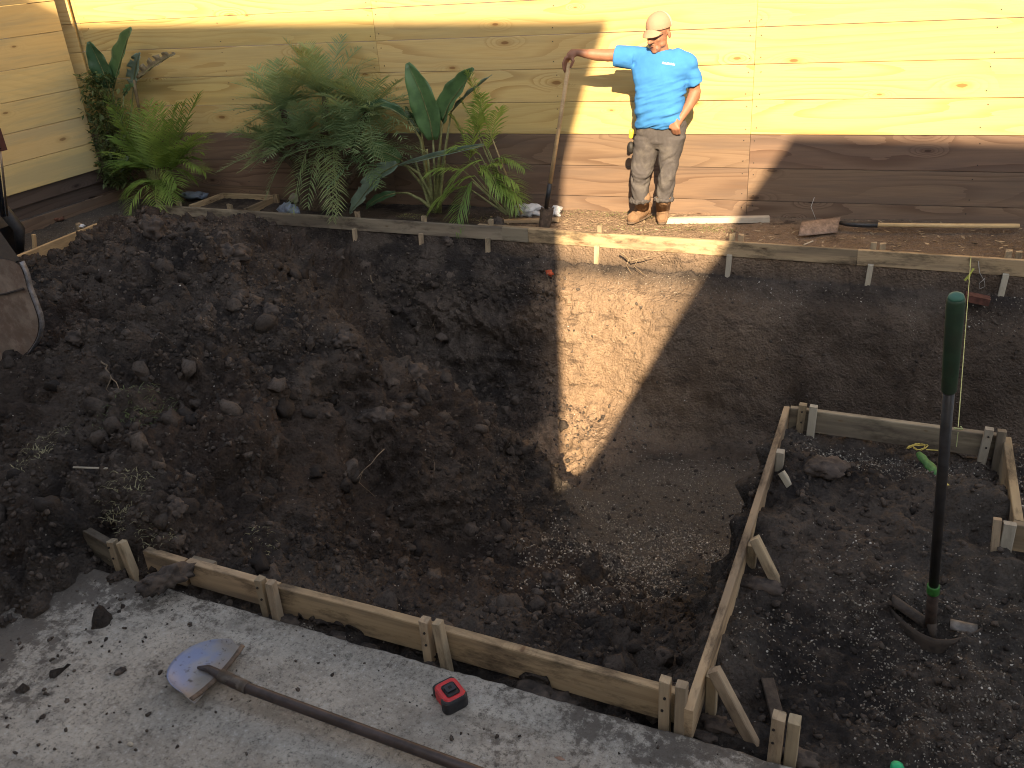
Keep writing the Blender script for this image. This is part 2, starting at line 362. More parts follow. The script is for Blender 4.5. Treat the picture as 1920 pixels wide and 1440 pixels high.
def tps(P, Cn):
    def U(r2): return r2 * np.log(r2 + 1e-9)
    n = len(Cn); d2 = ((Cn[:, None, :2] - Cn[None, :, :2]) ** 2).sum(-1)
    K = U(d2) + np.eye(n) * .06
    Pm = np.hstack([np.ones((n, 1)), Cn[:, :2]])
    A = np.vstack([np.hstack([K, Pm]), np.hstack([Pm.T, np.zeros((3, 3))])])
    sol = np.linalg.solve(A, np.concatenate([Cn[:, 2], np.zeros(3)]))
    out = np.zeros(len(P))
    for k in range(0, len(P), 40000):
        q = P[k:k + 40000]
        out[k:k + 40000] = U(((q[:, None] - Cn[None, :, :2]) ** 2).sum(-1)) @ sol[:n] + sol[n] + q @ sol[n + 1:]
    return out
def axis(knots):      # knots: (position, spacing)
    xs = [knots[0][0]]
    while xs[-1] < knots[-1][0]:
        xs.append(xs[-1] + np.interp(xs[-1], [k[0] for k in knots], [k[1] for k in knots]))
    return np.array(xs)
GU = axis([(-30, 5), (-12, 1.), (-9.4, .06), (-8, .04), (-7.2, .022), (-5., .014), (-3., .0095), (-.8, .009), (-.62, .006), (-.48, .006), (-.4, .010), (1.1, .012), (1.6, .05), (4, .3), (6, 1.5), (30, 6)])
GV = axis([(-30, 6), (-3, 1.5), (.2, .25), (.9, .03), (1.9, .012), (2.2, .0095), (3.5, .011), (5.6, .015), (6.2, .012), (6.3, .005), (6.66, .0045), (6.75, .009), (7.2, .012), (7.9, .02), (8.4, .3), (30, 6)])
UU, VV = np.meshgrid(GU, GV)
def base_height(u, v):
    sh = u.shape; P = np.stack([np.clip(u.ravel(), -8, 2.5), np.clip(v.ravel(), 0, 6.5)], 1)
    z = np.clip(tps(P, CP).reshape(sh), -1.75, .62)
    Q = np.stack([u, v, u * 0], -1)
    w1 = fbm(Q * 1.7, 3, 3) * .05; w2 = fbm(Q * 6., 3, 8) * .018
    # far bank: shelf below the form, then the cut wall
    hard = sst(-4.9, -4.1, u)
    a = (6.02 + .13 * sst(-1.7, -1.1, u) + w1 * 2 + w2) * hard + (6.15 + w1 * 3 + w2) * (1 - hard); b = (6.60 + w1 * .6 + w2) * hard + (6.66 + w1) * (1 - hard)
    s = np.clip((v - a) / (b - a), 0, 1); s = np.where(s < .5, .5 * (2 * s) ** (1.7 + (1.8 - 1.2 * sst(-1.7, -1.1, u)) * hard), 1 - .5 * (2 - 2 * s) ** 2.2)
    shelf = -.40 + .13 * sst(6.58, 6.74, v) + .06 * sst(-2.5, -4, u)
    shelf = shelf + (-.14 - shelf) * sst(-5.1, -6.2, u)
    z = z + (shelf - z) * s
    bank = -.055 + .012 * fbm(Q * 3, 2, 5)
    z = np.where(v > 6.74, z + (bank - z) * sst(6.755, 6.80, v), z)
    # ground to the right of the side form (the bump) and its dig face
    inb = sst(-.60 + w2, -.49, u) * (1 - sst(4.19, 4.34 + w1, v))
    bump = -.105 - .05 * sst(3.85, 3.98, v + w1) * sst(-.42, -.1, u) - .03 * sst(2.6, 2.2, v) - .02 * sst(3.3, 2.7, v)
    bump = bump + .05 * np.exp(-(((u + .3) / .28) ** 2 + ((v - 3.5) / .5) ** 2)) + .05 * np.exp(-(((u - .42) / .18) ** 2 + ((v - 3.75) / .22) ** 2)) + .03 * fbm(Q * 5, 3, 21)
    bump = bump + .05 * np.exp(-(((u - .12) / .2) ** 2 + ((v - 2.95) / .14) ** 2)) - .030 * np.exp(-(((u - .31) / .19) ** 2 + ((v - 2.72) / .12) ** 2))
    right = sst(.55, .62, u)
    shf = -.33 + .02 * fbm(Q * 4, 2, 2)
    low = -.24 - .04 * sst(3.0, 3.4, v)
    bump = bump * (1 - right) + right * np.where(v > 3.46, shf, np.where(v > 2.75 + w1, low, bump))
    z = z + (bump - z) * inb
    # shelf of gravel right of the bump reaches a bit further back
    inr = sst(.54, .60, u) * sst(4.1, 4.15, v) * (1 - sst(4.75 + w1, 5.0 + w1, v)); z = z + (shf - z) * inr
    # strip between slab and near form, then the bed under the slab
    strip = -.155 + .02 * fbm(Q * 9, 3, 14)
    nf = (1 - sst(2.09, 2.15, v)) * sst(-3.3, -2.75 + w1, u)
    z = z + (np.where(u < -.45, strip, np.minimum(bump, -.13)) - z) * nf
    ub = -3.02 + fbm(Q * 3., 4, 31) * .22 + .25 * sst(1.5, 2.1, v)
    under = (1 - sst(2.02, 2.03, v)) * sst(ub - .05, ub + .12, u)
    z = z + (-.19 - z) * under
    # left strip behind the left form board
    z = z + (-.10 - z) * sst(-7.36, -7.42, u) * sst(2, 3, v)
    return z
ZZ = base_height(UU, VV)
gy, gx = np.gradient(ZZ, GV, GU)
NN = np.stack([-gx, -gy, np.ones_like(ZZ)], -1); NN /= np.linalg.norm(NN, axis=-1, keepdims=True)
P0 = np.stack([UU, VV, ZZ], -1)
vis = (UU > -9.3) & (UU < 2.2) & (VV > .8) & (VV < 8.0)
bankm = np.maximum(sst(6.74, 6.80, VV), sst(-7.36, -7.42, UU))
bumpm = sst(-.55, -.47, UU) * (1 - sst(4.15, 4.3, VV))
floorm = sst(-1.16, -1.34, ZZ) * (1 - bumpm) * sst(-2.45, -2.0, UU + .15 * np.sin(VV * 3))
wallm = sst(-2.9, -2.4, UU + .25 * (VV - 6.4) + .15 * np.sin(ZZ * 5)) * sst(6.1, 6.3, VV) * (1 - sst(6.70, 6.74, VV)) * (1 - floorm)
nearm = (1 - sst(2.05, 2.12, VV))
loose = np.clip(1 - bankm * .85 - bumpm * .5 - floorm * .8 - wallm * .86, .12, 1)
loose = loose * (1 - .7 * sst(6.45, 6.65, VV))
loose = np.where((nearm > .5) & (UU > -2.7), .22, loose)
Pv = P0[vis]; disp = np.zeros(Pv.shape[0], np.float32); lz = loose[vis]
lump = sst(-.2, .35, fbm(Pv * 1.3, 3, 40))
disp += lz * .05 * fbm(Pv * 3.1, 4, 50) + lz * .10 * (.38 - np.abs(fbm(Pv * 2.3, 4, 57)))
wp = Pv + .03 * np.stack([fbm(Pv * 14, 2, 60), fbm(Pv * 14, 2, 61), fbm(Pv * 14, 2, 62)], -1)
wo1 = worley(wp * 6.5, 70); wo2 = worley(wp * 17, 80); wo3 = worley(wp * 40, 90)
wo0 = worley(wp * 3.0, 66)
disp += lz * (.45 - wo0) * .16 * (.25 + lump) + lz * (.42 - wo1) * .17 * (.3 + .85 * lump) + lz * (.45 - wo2) * .062 * (.5 + .8 * sst(-.4, .5, fbm(Pv * 4, 2, 58))) + (lz * .7 + .1) * (.45 - wo3) * .022
disp += (.006 + .012 * lz) * fbm(Pv * 28, 3, 100)
Pd = Pv + NN[vis] * disp[:, None]
# forms must stay in front of the soil they hold
P1 = P0.copy(); P1[vis] = Pd
ny, nx = ZZ.shape
idx = np.arange(nx * ny).reshape(ny, nx)
quads = np.stack([idx[:-1, :-1], idx[:-1, 1:], idx[1:, 1:], idx[1:, :-1]], -1).reshape(-1, 4)
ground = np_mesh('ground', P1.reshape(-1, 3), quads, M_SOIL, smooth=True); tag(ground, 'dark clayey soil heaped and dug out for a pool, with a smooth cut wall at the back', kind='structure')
zc = np.zeros((ny, nx, 4), np.float32); zc[..., 3] = 1
zc[..., 0] = np.clip(sst(-2.95, -2.5, UU + .2 * fbm(P0 * 3, 3, 19)) * sst(4.7, 5.3, VV + .2 * fbm(P0 * 2.5, 3, 29)) * (1 - sst(6.70, 6.74, VV)) * (1 - bumpm) * sst(-.24, -.46, ZZ + .04 * fbm(P0 * 4, 3, 9)) * (1 - (1 - sst(5.75, 6.15, VV)) * sst(-1.95, -1.55, UU)) * (1 - .82 * sst(-1.9, -.5, UU + .5 * fbm(P0 * 1.3, 3, 39))), 0, 1)  # clay kept bright where the sun wedge falls, painted darker to the shaded right
zc[..., 0] = np.maximum(zc[..., 0], bankm * .95 * sst(-3.6, -2.8, UU) * (1 - .5 * sst(-1.5, .2, UU)))  # bank colour lifted where the sun strikes it
gp = sst(.0, .5, fbm(P0 * 1.6, 3, 6) + .25)
zc[..., 1] = np.clip(floorm * (1 - sst(5.4, 6.1, VV)) * .9 + bumpm * .35 * gp + bankm * sst(-7.3, -7.4, UU) * .6, 0, 1)
zc[..., 2] = np.clip(sst(.1, .6, fbm(P0 * 1.1, 3, 77)) * loose * .55 + .9 * np.exp(-(((UU + 3.0) / .45) ** 2 + ((VV - 2.9) / .5) ** 2)) + .6 * np.exp(-(((UU + 6.1) / .6) ** 2 + ((VV - 5.9) / .6) ** 2)), 0, 1) * (1 - bumpm * .7)
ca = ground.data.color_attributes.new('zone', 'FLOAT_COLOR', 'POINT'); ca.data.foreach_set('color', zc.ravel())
def sample(u, v):
    i = np.clip(np.searchsorted(GU, u) - 1, 0, nx - 2); j = np.clip(np.searchsorted(GV, v) - 1, 0, ny - 2)
    fu = (u - GU[i]) / (GU[i + 1] - GU[i]); fv = (v - GV[j]) / (GV[j + 1] - GV[j])
    g = lambda A: A[j, i] * ((1 - fu) * (1 - fv))[:, None] + A[j, i + 1] * (fu * (1 - fv))[:, None] + A[j + 1, i] * ((1 - fu) * fv)[:, None] + A[j + 1, i + 1] * (fu * fv)[:, None]
    return g(P1), g(NN)
def gz(u, v):
    p, n = sample(np.array([float(u)]), np.array([float(v)])); return float(p[0, 2])

# ------------------------------------------------------------------ concrete slab (edge nibbled)
SLAB_Z = -.10
def slab():
    xs = np.concatenate([[-8., -5.], np.arange(-3.6, 1.6, .02), [3., 12.]]); n = len(xs)
    e = 2.022 + .006 * fbm(np.stack([xs * 6, xs * 0, xs * 0], -1), 4, 3) + .003 * vnoise(np.stack([xs * 60, xs * 0, xs * 0], -1), 5)
    c1 = e - .010; v = []; f = []
    for i in range(n): v += [(xs[i], -8, SLAB_Z), (xs[i], c1[i] - .006, SLAB_Z), (xs[i], c1[i] + .002, SLAB_Z - .002), (xs[i], e[i], SLAB_Z - .010), (xs[i], e[i] - .002, SLAB_Z - .11)]
    for i in range(n - 1):
        for k in range(4): f.append((i * 5 + k, (i + 1) * 5 + k, (i + 1) * 5 + k + 1, i * 5 + k + 1))
    return mesh('concrete_slab', v, f, M_CONC)
tag(slab(), 'worn pale concrete patio slab with crumbs of soil', kind='structure')

# ------------------------------------------------------------------ fences, board by board
def fence(name, label, bx, z0, rows, cols, mat_for, dirn, origin, th=.038, group=None):
    t = thing(name, label, 'fence', tuple(origin), group)
    ax = Vector((dirn[0], dirn[1], 0)).normalized(); nrm = Vector((-ax.y, ax.x, 0))
    for r, (za, zb) in enumerate(rows):
        for (a, b) in cols:
            g = .0022; jit = random.uniform(-.002, .002)
            o = Vector((bx[0], bx[1], 0)); mid = (za + zb) / 2
            p0 = o + ax * (a + .0015) + nrm * (th / 2 + jit); p1 = o + ax * (b - .0015) + nrm * (th / 2 + jit); p0.z = p1.z = mid
            beam('board', p0, p1, zb - za - 2 * g, th, mat_for(r), t, face=tuple(-nrm), ch=.003)
    return t
rows = [(.079 + .283 * (k - 1), .079 + .283 * k) for k in range(0, 11)]
rows = [(max(a, -.25), b) for a, b in rows]
sc = math.hypot(1, FS)
cols = [(a * sc, b * sc) for a, b in ((-9.3, -8.24), (-8.24, -4.745), (-4.745, -1.292), (-1.292, 2.16), (2.16, 5.6))]
mf = fence('board_fence', 'tall fence of wide yellow pine boards with brown stained lowest boards behind the man', (0, FV0), 0, rows, cols,
           lambda r: M_DARK if r <= 2 else M_PINE, (1, FS), (-1.3, 7.7, -.05))
# nail heads, in pairs beside every post
nail_me = bpy.data.meshes.new('nail'); _m = MB().tube([(0, .004, 0), (0, -.0015, 0), (0, -.0025, 0)], [.0048, .0048, .002], 8); nail_me.from_pydata(_m.v, [], _m.f); nail_me.update(); nail_me.materials.append(plain('nail_steel', (.03, .025, .022), .6, .3))
def nail(parent, x, y, z):
    o = bpy.data.objects.new('nail', nail_me); C.objects.link(o); o.parent = parent; o.location = Vector((x, y, z)) - wl(parent)
for a, b in rows[:9]:
    for uu in (-8.15, -6.5, -4.79, -4.70, -3.0, -1.335, -1.245, .45, 2.11):
        for zz in (a + .055, b - .055): x_ = uu + random.uniform(-.015, .015); nail(mf, x_, fence_v(x_) - .002, zz + random.uniform(-.01, .01))
# posts on the far side
for a in (-8.24, -4.745, -1.292, 2.16): beam('post', (a, fence_v(a) + .09, -.3), (a, fence_v(a) + .09, 2.9), .09, .09, M_PINE, mf)
# left fence: proud panel over dark lower boards
LF = thing('side_fence', 'yellow board fence panel on the left raised above dark lower boards', 'fence', (-8.25, 5.5, -.1))
la = Vector((.03, 1, 0)).normalized(); ln = Vector((la.y, -la.x, 0))
def lf_board(a, b, za, zb, off, mat):
    o = Vector((-8.25 - .03 * 6, 0, 0)); p0 = o + la * a + ln * (off - .019); p1 = o + la * b + ln * (off - .019); p0.z = p1.z = (za + zb) / 2
    beam('board', p0, p1, zb - za - .004, .038, mat, LF, face=tuple(ln))
for k in range(8): lf_board(1.6, 7.015, .305 + .285 * k, .305 + .285 * (k + 1), random.uniform(-.002, .002), M_PINE_L)
lf_board(1.6, 7.25, .155, .30, -.05, M_DARKER); lf_board(1.6, 7.3, .02, .15, -.09, M_DARKER); lf_board(1.6, 7.35, -.27, .012, -.045, M_DARK)
for vv in (3.2, 5.4, 6.9): beam('post', (-8.42 + .03 * (vv - 6), vv, -.3), (-8.42 + .03 * (vv - 6), vv, 2.6), .09, .09, M_DARKER, LF)
# corner return boards beyond the panel
CR = thing('corner_fence', 'short return of pine boards in the fence corner behind the banana leaves', 'fence', (-8.3, 7.2, 0))
for k in range(11):
    a, b = rows[k]; beam('board', (-8.62, 7.08, (a + b) / 2), (-8.27, 7.225, (a + b) / 2), b - a - .004, .03, M_DARK if k <= 2 else M_PINE, CR, face=(.38, -.92, 0))

# ------------------------------------------------------------------ two unseen house silhouettes, outlines shaped to cast the yard's shade edges
M_SILHOUETTE = plain('silhouette_stucco', (.42, .38, .33), .9, var=.06, bump=.3, bs=120)
M_ROOF = plain('roof_shingle', (.12, .11, .10), .9, var=.2)
def prism(name, poly, v0, v1, mat, parent):
    n = len(poly); v = [(p[0], v0, p[1]) for p in poly] + [(p[0], v1, p[1]) for p in poly]
    f = [tuple(range(n)), tuple(range(n, 2 * n))[::-1]] + [(i, i + n, (i + 1) % n + n, (i + 1) % n) for i in range(n)]
    return mesh(name, v, f, mat, parent)
hl = thing('shade_silhouette_left', 'unseen flat topped house silhouette shaped to shade the left of the yard', 'house', (-6, -3.2, 0))
prism('wall', [(-15, -.3), (.71, -.3), (.71, 5.75), (-15, 5.75)], -3., -5.2, M_SILHOUETTE, hl)  # body of the unseen left shade silhouette
prism('silhouette_top', [(-15, 5.75), (.71, 5.75), (.76, 6.2), (.99, 6.9), (1.21, 7.44), (-15, 7.36)], -3., -3.6, M_SILHOUETTE, hl)  # flare added to slant the shadow edge on the fence
hr = thing('shade_silhouette_right', 'unseen steep house silhouette shaped to shade the right of the yard', 'house', (5, -3.2, 0))
prism('wall', [(.72, 3.04), (.817, 3.089), (.917, 3.176), (1.162, 3.551), (1.455, 4.105), (1.73, 4.63), (1.95, 5.03), (2.22, 5.5), (2.36, 5.81), (2.80, 6.53), (14, 6.62), (14, -.3), (.72, -.3)], -3., -3.25, M_SILHOUETTE, hr)  # thin sheet, outline traced back along the sun from the shadow edge
#@@PART2
# ================================================================== OBJECTS
# ------------------------------------------------------------------ form boards and stakes
def stakes_pair(t, u, v, du=.055, top=.055, lean=(.0, .12), out=(0, -1), mats=None, base=-.3, wd=.036):
    """one upright stake nailed to the board and one kicker that leans out from it; out = direction away from the board"""
    o = Vector((out[0], out[1], 0)); s = Vector((-out[1], out[0], 0))
    a = Vector((u, v, 0)); m = mats or (M_STAKE, M_STAKE)
    p = a + o * .019; beam('stake', (p.x + o.x * .004, p.y + o.y * .004, base), (p.x, p.y, top + random.uniform(-.006, .006)), wd, .036, m[0], t, face=tuple(o), jag=.004)
    q = a + s * du + o * .021; b = q + o * lean[1] + s * lean[0]; d = (b - q); dz = -.26
    beam('stake', (b.x, b.y, dz), (q.x, q.y, top + random.uniform(-.012, .006)), wd, .036, m[1], t, face=tuple(o), jag=.004)
def form_board(t, p0, p1, h=.135, th=.036, mat=None, face=(0, -1, 0), bend=0., z0=0., z1=0.):
    return beam('board', (p0[0], p0[1], z0 - h / 2), (p1[0], p1[1], z1 - h / 2), h, th, mat or M_FORM, t, face=face, bend=bend, jag=.003)
nv = FORM_NEAR + .018
nf = thing('near_form', 'long low pine form board along the edge of the concrete slab with paired stakes', 'form board', (-1.4, nv, -.15), 'form boards around the dig')
form_board(nf, (-2.12, nv), (-.46, nv), bend=-.006)
form_board(nf, (-2.60, nv), (-2.124, nv), z0=.004, h=.125)
form_board(nf, (-2.84, nv), (-2.62, nv), z0=.006, z1=-.004)
form_board(nf, (-3.27, nv + .03), (-2.99, nv - .01), mat=M_FORMG, z0=.01, z1=-.02)
form_board(nf, (-2.62, nv + .04), (-2.5, nv + .04), mat=M_FORMG, z0=-.02, z1=-.02, h=.1)
stakes_pair(nf, -2.985, FORM_NEAR, du=.06, top=.04, lean=(.07, .03))
stakes_pair(nf, -2.178, FORM_NEAR, top=.045, lean=(.02, .03))
stakes_pair(nf, -1.422, FORM_NEAR, top=.065, lean=(.035, .02))
stakes_pair(nf, -.524, FORM_NEAR, top=.075, lean=(.0, .02))
sf = thing('side_form', 'long narrow form board running from the slab corner out to the far bump corner', 'form board', (SIDE_U, 3.1, -.15), 'form boards around the dig')
form_board(sf, (SIDE_U, 2.04), (SIDE_U, 4.175), h=.14, th=.030, face=(1, 0, 0), bend=.004)
for (v, lean, dv) in ((2.20, .17, .02), (2.955, .16, .05)):
    beam('stake', (SIDE_U + .04, v + .03, -.4), (SIDE_U + .036, v + .03, -.015), .036, .036, M_STAKE, sf, face=(1, 0, 0))
    beam('stake', (SIDE_U + .045 + lean, v - .06, -.22), (SIDE_U + .045, v, .04), .038, .038, M_STAKE, sf, face=(0, -1, 0), jag=.005)
beam('stake', (SIDE_U + .04, 3.72, -.3), (SIDE_U + .036, 3.72, .0), .04, .036, M_STAKEG, sf, face=(1, 0, 0))
beam('stake', (SIDE_U + .15, 3.55, -.14), (SIDE_U + .06, 3.60, -.04), .03, .03, M_STAKEG, sf, face=(0, -1, 0))
tf = thing('bump_form', 'short form board at the back of the square bump with pairs of upright stakes', 'form board', (.06, TOP_V, -.15), 'form boards around the dig')
form_board(tf, (SIDE_U + .02, TOP_V + .018), (RIGHT_U - .02, TOP_V + .018), h=.125, mat=M_FORMG)
for u, m1, m2 in ((-.358, M_STAKE, M_STAKEG), (.487, M_STAKEG, M_FORMG)):
    beam('stake', (u - .012, TOP_V - .03, -.32), (u, TOP_V - .02, .045), .038, .036, m1, tf, face=(0, -1, 0))
    beam('stake', (u + .048 if u < 0 else u + .06, TOP_V - .05, -.32), (u + .052, TOP_V - .024, .045), .038, .036, m2, tf, face=(0, -1, 0))
rf = thing('right_form', 'form boards turning the right corner of the bump beside the gravel shelf', 'form board', (.6, 3.6, -.15), 'form boards around the dig')
form_board(rf, (RIGHT_U, 4.17), (RIGHT_U + .012, RIGHT_V), h=.15, face=(-1, 0, 0), z0=-.005, z1=-.01)
form_board(rf, (RIGHT_U - .01, RIGHT_V - .019), (1.9, RIGHT_V - .019), h=.13, z0=-.01, z1=-.01)
beam('stake', (.545, 3.38, -.42), (.545, 3.43, .0), .045, .036, M_STAKEG, rf, face=(0, -1, 0))
beam('stake', (.508, 3.40, -.15), (.50, 3.44, .005), .03, .036, M_STAKE, rf, face=(0, -1, 0))
ls = thing('corner_stakes', 'pair of short stakes standing alone at the slab edge below the shovel', 'stakes', (-.14, 2.06, -.15))
beam('stake', (-.168, 2.055, -.3), (-.163, 2.062, .055), .042, .04, M_STAKE, ls, face=(0, -1, 0), jag=.004)
beam('stake', (-.117, 2.06, -.3), (-.116, 2.066, .052), .038, .04, M_STAKE, ls, face=(0, -1, 0), jag=.006)
fv = FORM_FAR - .018
ff = thing('far_form', 'long weathered form board across the far side of the dig below the plants', 'form board', (-3, fv, -.1), 'form boards around the dig')
form_board(ff, (-7.3, fv), (-5.1, fv), h=.12, mat=M_FORMG); form_board(ff, (-5.097, fv), (-3.25, fv), h=.12, mat=M_FORMG, bend=.006)
form_board(ff, (-3.247, fv), (-3.0, fv - .004), h=.122, mat=M_FORMG); form_board(ff, (-2.997, fv), (-.3, fv), h=.12, mat=M_FORM); form_board(ff, (-.297, fv), (2.6, fv), h=.12, mat=M_FORM)
form_board(ff, (-3.5, fv + .04), (-2.75, fv + .04), h=.10, mat=M_FORM)
for px in (595, 742, 886, 1113, 1376, 1642, 1884):
    u = at(px, 445, 0)[0]
    beam('stake', (u - .02, fv - .055, -.62 + .1 * random.random()), (u, fv - .04, -.10), .04, .034, M_STAKEG if px > 1200 else M_STAKE, ff, face=(0, -1, 0))
    beam('stake', (u - .01, fv + .055, -.3), (u, fv + .045, .045), .042, .036, M_STAKE, ff, face=(0, -1, 0), jag=.006)
    if px > 1200: beam('stake', (u + .06, fv + .07, -.3), (u + .065, fv + .06, .04), .042, .036, M_STAKE, ff, face=(0, -1, 0), jag=.006)
for px in (291, 335, 445): u = at(px, 385, 0)[0]; beam('stake', (u, fv + .05, -.3), (u, fv + .045, .04), .05, .036, M_STAKE, ff, face=(0, -1, 0), jag=.01)
lf = thing('left_form', 'pale form board half buried by the soil heap in front of the left fence', 'form board', (-7.39, 5.6, -.1), 'form boards around the dig')
form_board(lf, (-7.31, 4.6), (-7.42, 6.1), h=.2, mat=M_HANDLE, face=(1, 0, 0)); beam('stake', (-7.52, 5.35, -.3), (-7.44, 5.4, .10), .03, .03, M_HANDLE, lf, face=(1, 0, 0))
beam('stake', (-7.47, 5.92, -.3), (-7.46, 5.92, .05), .05, .04, M_STAKE, lf, face=(1, 0, 0), jag=.01)
bf = thing('box_form', 'small square plank box on the ground behind the far form board under the palms', 'plank box', (-6.5, 7.1, -.1))
for a, b in (((-6.9, 6.86), (-6.88, 7.34)), ((-6.88, 7.36), (-6.15, 7.36)), ((-6.16, 7.34), (-6.17, 6.86))):
    d = Vector((b[0] - a[0], b[1] - a[1], 0)); form_board(bf, a, b, h=.12, mat=M_FORM, face=(d.y, -d.x, 0))
for u in (-6.7, -6.28): beam('stake', (u, 7.40, -.3), (u, 7.40, .04), .04, .036, M_STAKE, bf, face=(0, -1, 0))
beam('stake', (-6.12, 7.30, -.3), (-6.11, 7.30, .03), .06, .036, M_FORM, bf, face=(0, -1, 0))

for t_, y_, lst in ((nf, FORM_NEAR - .0425, ((-2.985, 0), (-2.178, 0), (-1.422, 0), (-.524, 0))), (ls, 2.038, ((-.168, 0),))):
    for u_, _z in lst:
        for zz in (.012, -.045): nail(t_, u_ + random.uniform(-.006, .006), y_ + .001, zz)
for u_ in (-.358, .487):
    for zz in (.01, -.05): nail(tf, u_, TOP_V - .043, zz)
# ------------------------------------------------------------------ loose lumber lying about
def plank(name, label, a, b, wd, th, mat, z=None, group=None, rise=(0, 0)):
    z0 = gz(a[0], a[1]) + th / 2 + rise[0]; z1 = gz(b[0], b[1]) + th / 2 + rise[1]
    o = beam(name, (a[0], a[1], z0), (b[0], b[1], z1), wd, th, mat, None, face=(0, 0, 1), jag=.004)
    return tag(o, label, 'lumber', group)
a, b = at(1248, 412, -.03), at(1442, 411, -.03); plank('white_plank', 'pale painted plank lying on the grass just right of the boots', a, b, .06, .05, M_WHITEPLANK)
a, b = at(935, 413, -.04), at(1050, 413, -.04); plank('short_plank', 'weathered plank on the ground behind the form left of the leaning shovel', a, b, .05, .03, M_FORM)
a, b = at(1640 - 200, 1262, -.12), at(1463, 1345, -.12); plank('buried_plank', 'dark muddy strip of wood half sunk in the soil of the bump', a, b, .045, .02, plain('muddy_wood', (.05, .038, .03), .9, var=.4, bump=.5), rise=(.004, .004))
a, b = at(1508, 452, -.03), at(1525, 445, -.03); plank('wood_chip', 'tiny pale wood offcut on the bank in front of the lying shovel', a, b, .012, .01, M_WHITEPLANK)
a, b = at(150, 912, .1), at(212, 912, .1); plank('buried_stick', 'thin pale stick lying on the soil heap at the left', a, b, .012, .008, M_STAKEG, rise=(.02, .02))

# ------------------------------------------------------------------ remeshed organic solids
def ico(sub):
    import bmesh
    bm = bmesh.new(); bmesh.ops.create_icosphere(bm, subdivisions=sub, radius=1)
    v = np.array([q.co[:] for q in bm.verts]); f = [tuple(x.index for x in q.verts) for q in bm.faces]; bm.free(); return v, f
ICO1, ICO2, ICO3 = ico(1), ico(2), ico(3)
class Blob:
    def __init__(s): s.m = MB()
    def ell(s, c, r, rot=None, sub=ICO2):
        v = sub[0] * np.array(r if hasattr(r, '__len__') else (r, r, r))
        if rot is not None: v = v @ np.array(rot.to_3x3()).T
        s.m.add(v + np.array(c), sub[1]); return s
    def limb(s, pts, rad, flat=1.):
        for (p, r0), (q, r1) in zip(zip(pts[:-1], rad[:-1]), zip(pts[1:], rad[1:])):
            p = np.array(p, float); q = np.array(q, float); L = np.linalg.norm(q - p); n = max(2, int(L / (min(r0, r1) * .30)))
            for i in range(n + 1):
                t = i / n; r = r0 + (r1 - r0) * t; s.ell(p + (q - p) * t, (r, r * flat, r))
        return s
    def loft(s, rings, n=28, pw=2.2):
        """rings: (cx, cy, z, rx, ry[, tilt]) bottom to top"""
        v = []; f = []
        for rg in rings:
            cx, cy, z, rx, ry = rg[:5]; tl = rg[5] if len(rg) > 5 else 0
            for k in range(n):
                a = 2 * math.pi * k / n; c, q = math.cos(a), math.sin(a)
                x = math.copysign(abs(c) ** (2 / pw), c) * rx; y = math.copysign(abs(q) ** (2 / pw), q) * ry
                v.append((cx + x, cy + y, z + tl * x))
        for i in range(len(rings) - 1):
            for k in range(n): f.append((i * n + k, i * n + (k + 1) % n, (i + 1) * n + (k + 1) % n, (i + 1) * n + k))
        f += [tuple(range(n))[::-1], tuple((len(rings) - 1) * n + k for k in range(n))]
        s.m.add(v, f); return s
    def build(s, name, mat, parent, vox=.008, smooth=4, disp=None, fac=.5):
        o = s.m.build(name, mat, None)
        r = o.modifiers.new('r', 'REMESH'); r.mode = 'VOXEL'; r.voxel_size = vox
        if smooth: q = o.modifiers.new('s', 'SMOOTH'); q.factor = fac; q.iterations = smooth
        dg = bpy.context.evaluated_depsgraph_get(); dg.update()
        me = bpy.data.meshes.new_from_object(o.evaluated_get(dg)); old = o.data
        o.modifiers.clear(); o.data = me; bpy.data.meshes.remove(old); me.name = name
        if len(me.materials) == 0: me.materials.append(mat)
        if disp is not None:
            n = len(me.vertices); co = np.empty(n * 3, np.float32); me.vertices.foreach_get('co', co); co = co.reshape(-1, 3)
            nn = np.empty(n * 3, np.float32); me.vertices.foreach_get('normal', nn); nn = nn.reshape(-1, 3)
            co = co + nn * disp(co)[:, None]; me.vertices.foreach_set('co', co.ravel()); me.update()
        me.polygons.foreach_set('use_smooth', np.ones(len(me.polygons), bool))
        if parent is not None: o.parent = parent; o.location = -wl(parent)
        return o

# ------------------------------------------------------------------ the man
def skin_mat():
    t = NT('skin'); p = t.obj(); c = t.mix(t.noise(p, 14., 4), (.20, .092, .055), (.27, .13, .08)); t.bump(t.noise(p, 120., 3), .15, .002)
    return t.fin(c, .55, spec=.35)
M_SKIN = skin_mat()
def cloth(name, c, var=.12, wear=None, wa=0., bs=220., dirt=0.):
    t = NT(name); p = t.obj(); col = t.mix(t.noise(p, 6., 5), tuple(q * (1 - var) for q in c), tuple(q * (1 + var) for q in c))
    if wear: col = t.mix(t.math('MULTIPLY', t.ramp(t.noise(p, 5., 6, .65), .48, .68), wa), col, wear)
    if dirt: col = t.mix(t.math('MULTIPLY', t.ramp(t.noise(p, 22., 6, .7), .55, .7), dirt), col, (.05, .04, .035))
    t.bump(t.math('ADD', t.noise(p, bs, 3), t.math('MULTIPLY', t.noise(p, 25., 4), 2.)), .25, .004); return t.fin(col, .9, spec=.12)
M_SHIRT = cloth('blue_cotton', (.040, .165, .42), .08, (.05, .20, .47), .5)
M_JEANS = cloth('faded_black_denim', (.068, .063, .065), .2, (.125, .115, .108), .7, dirt=.45)
M_CAPF = cloth('peach_twill', (.30, .195, .135), .06); M_CAPB = cloth('cream_mesh', (.42, .38, .31), .06)
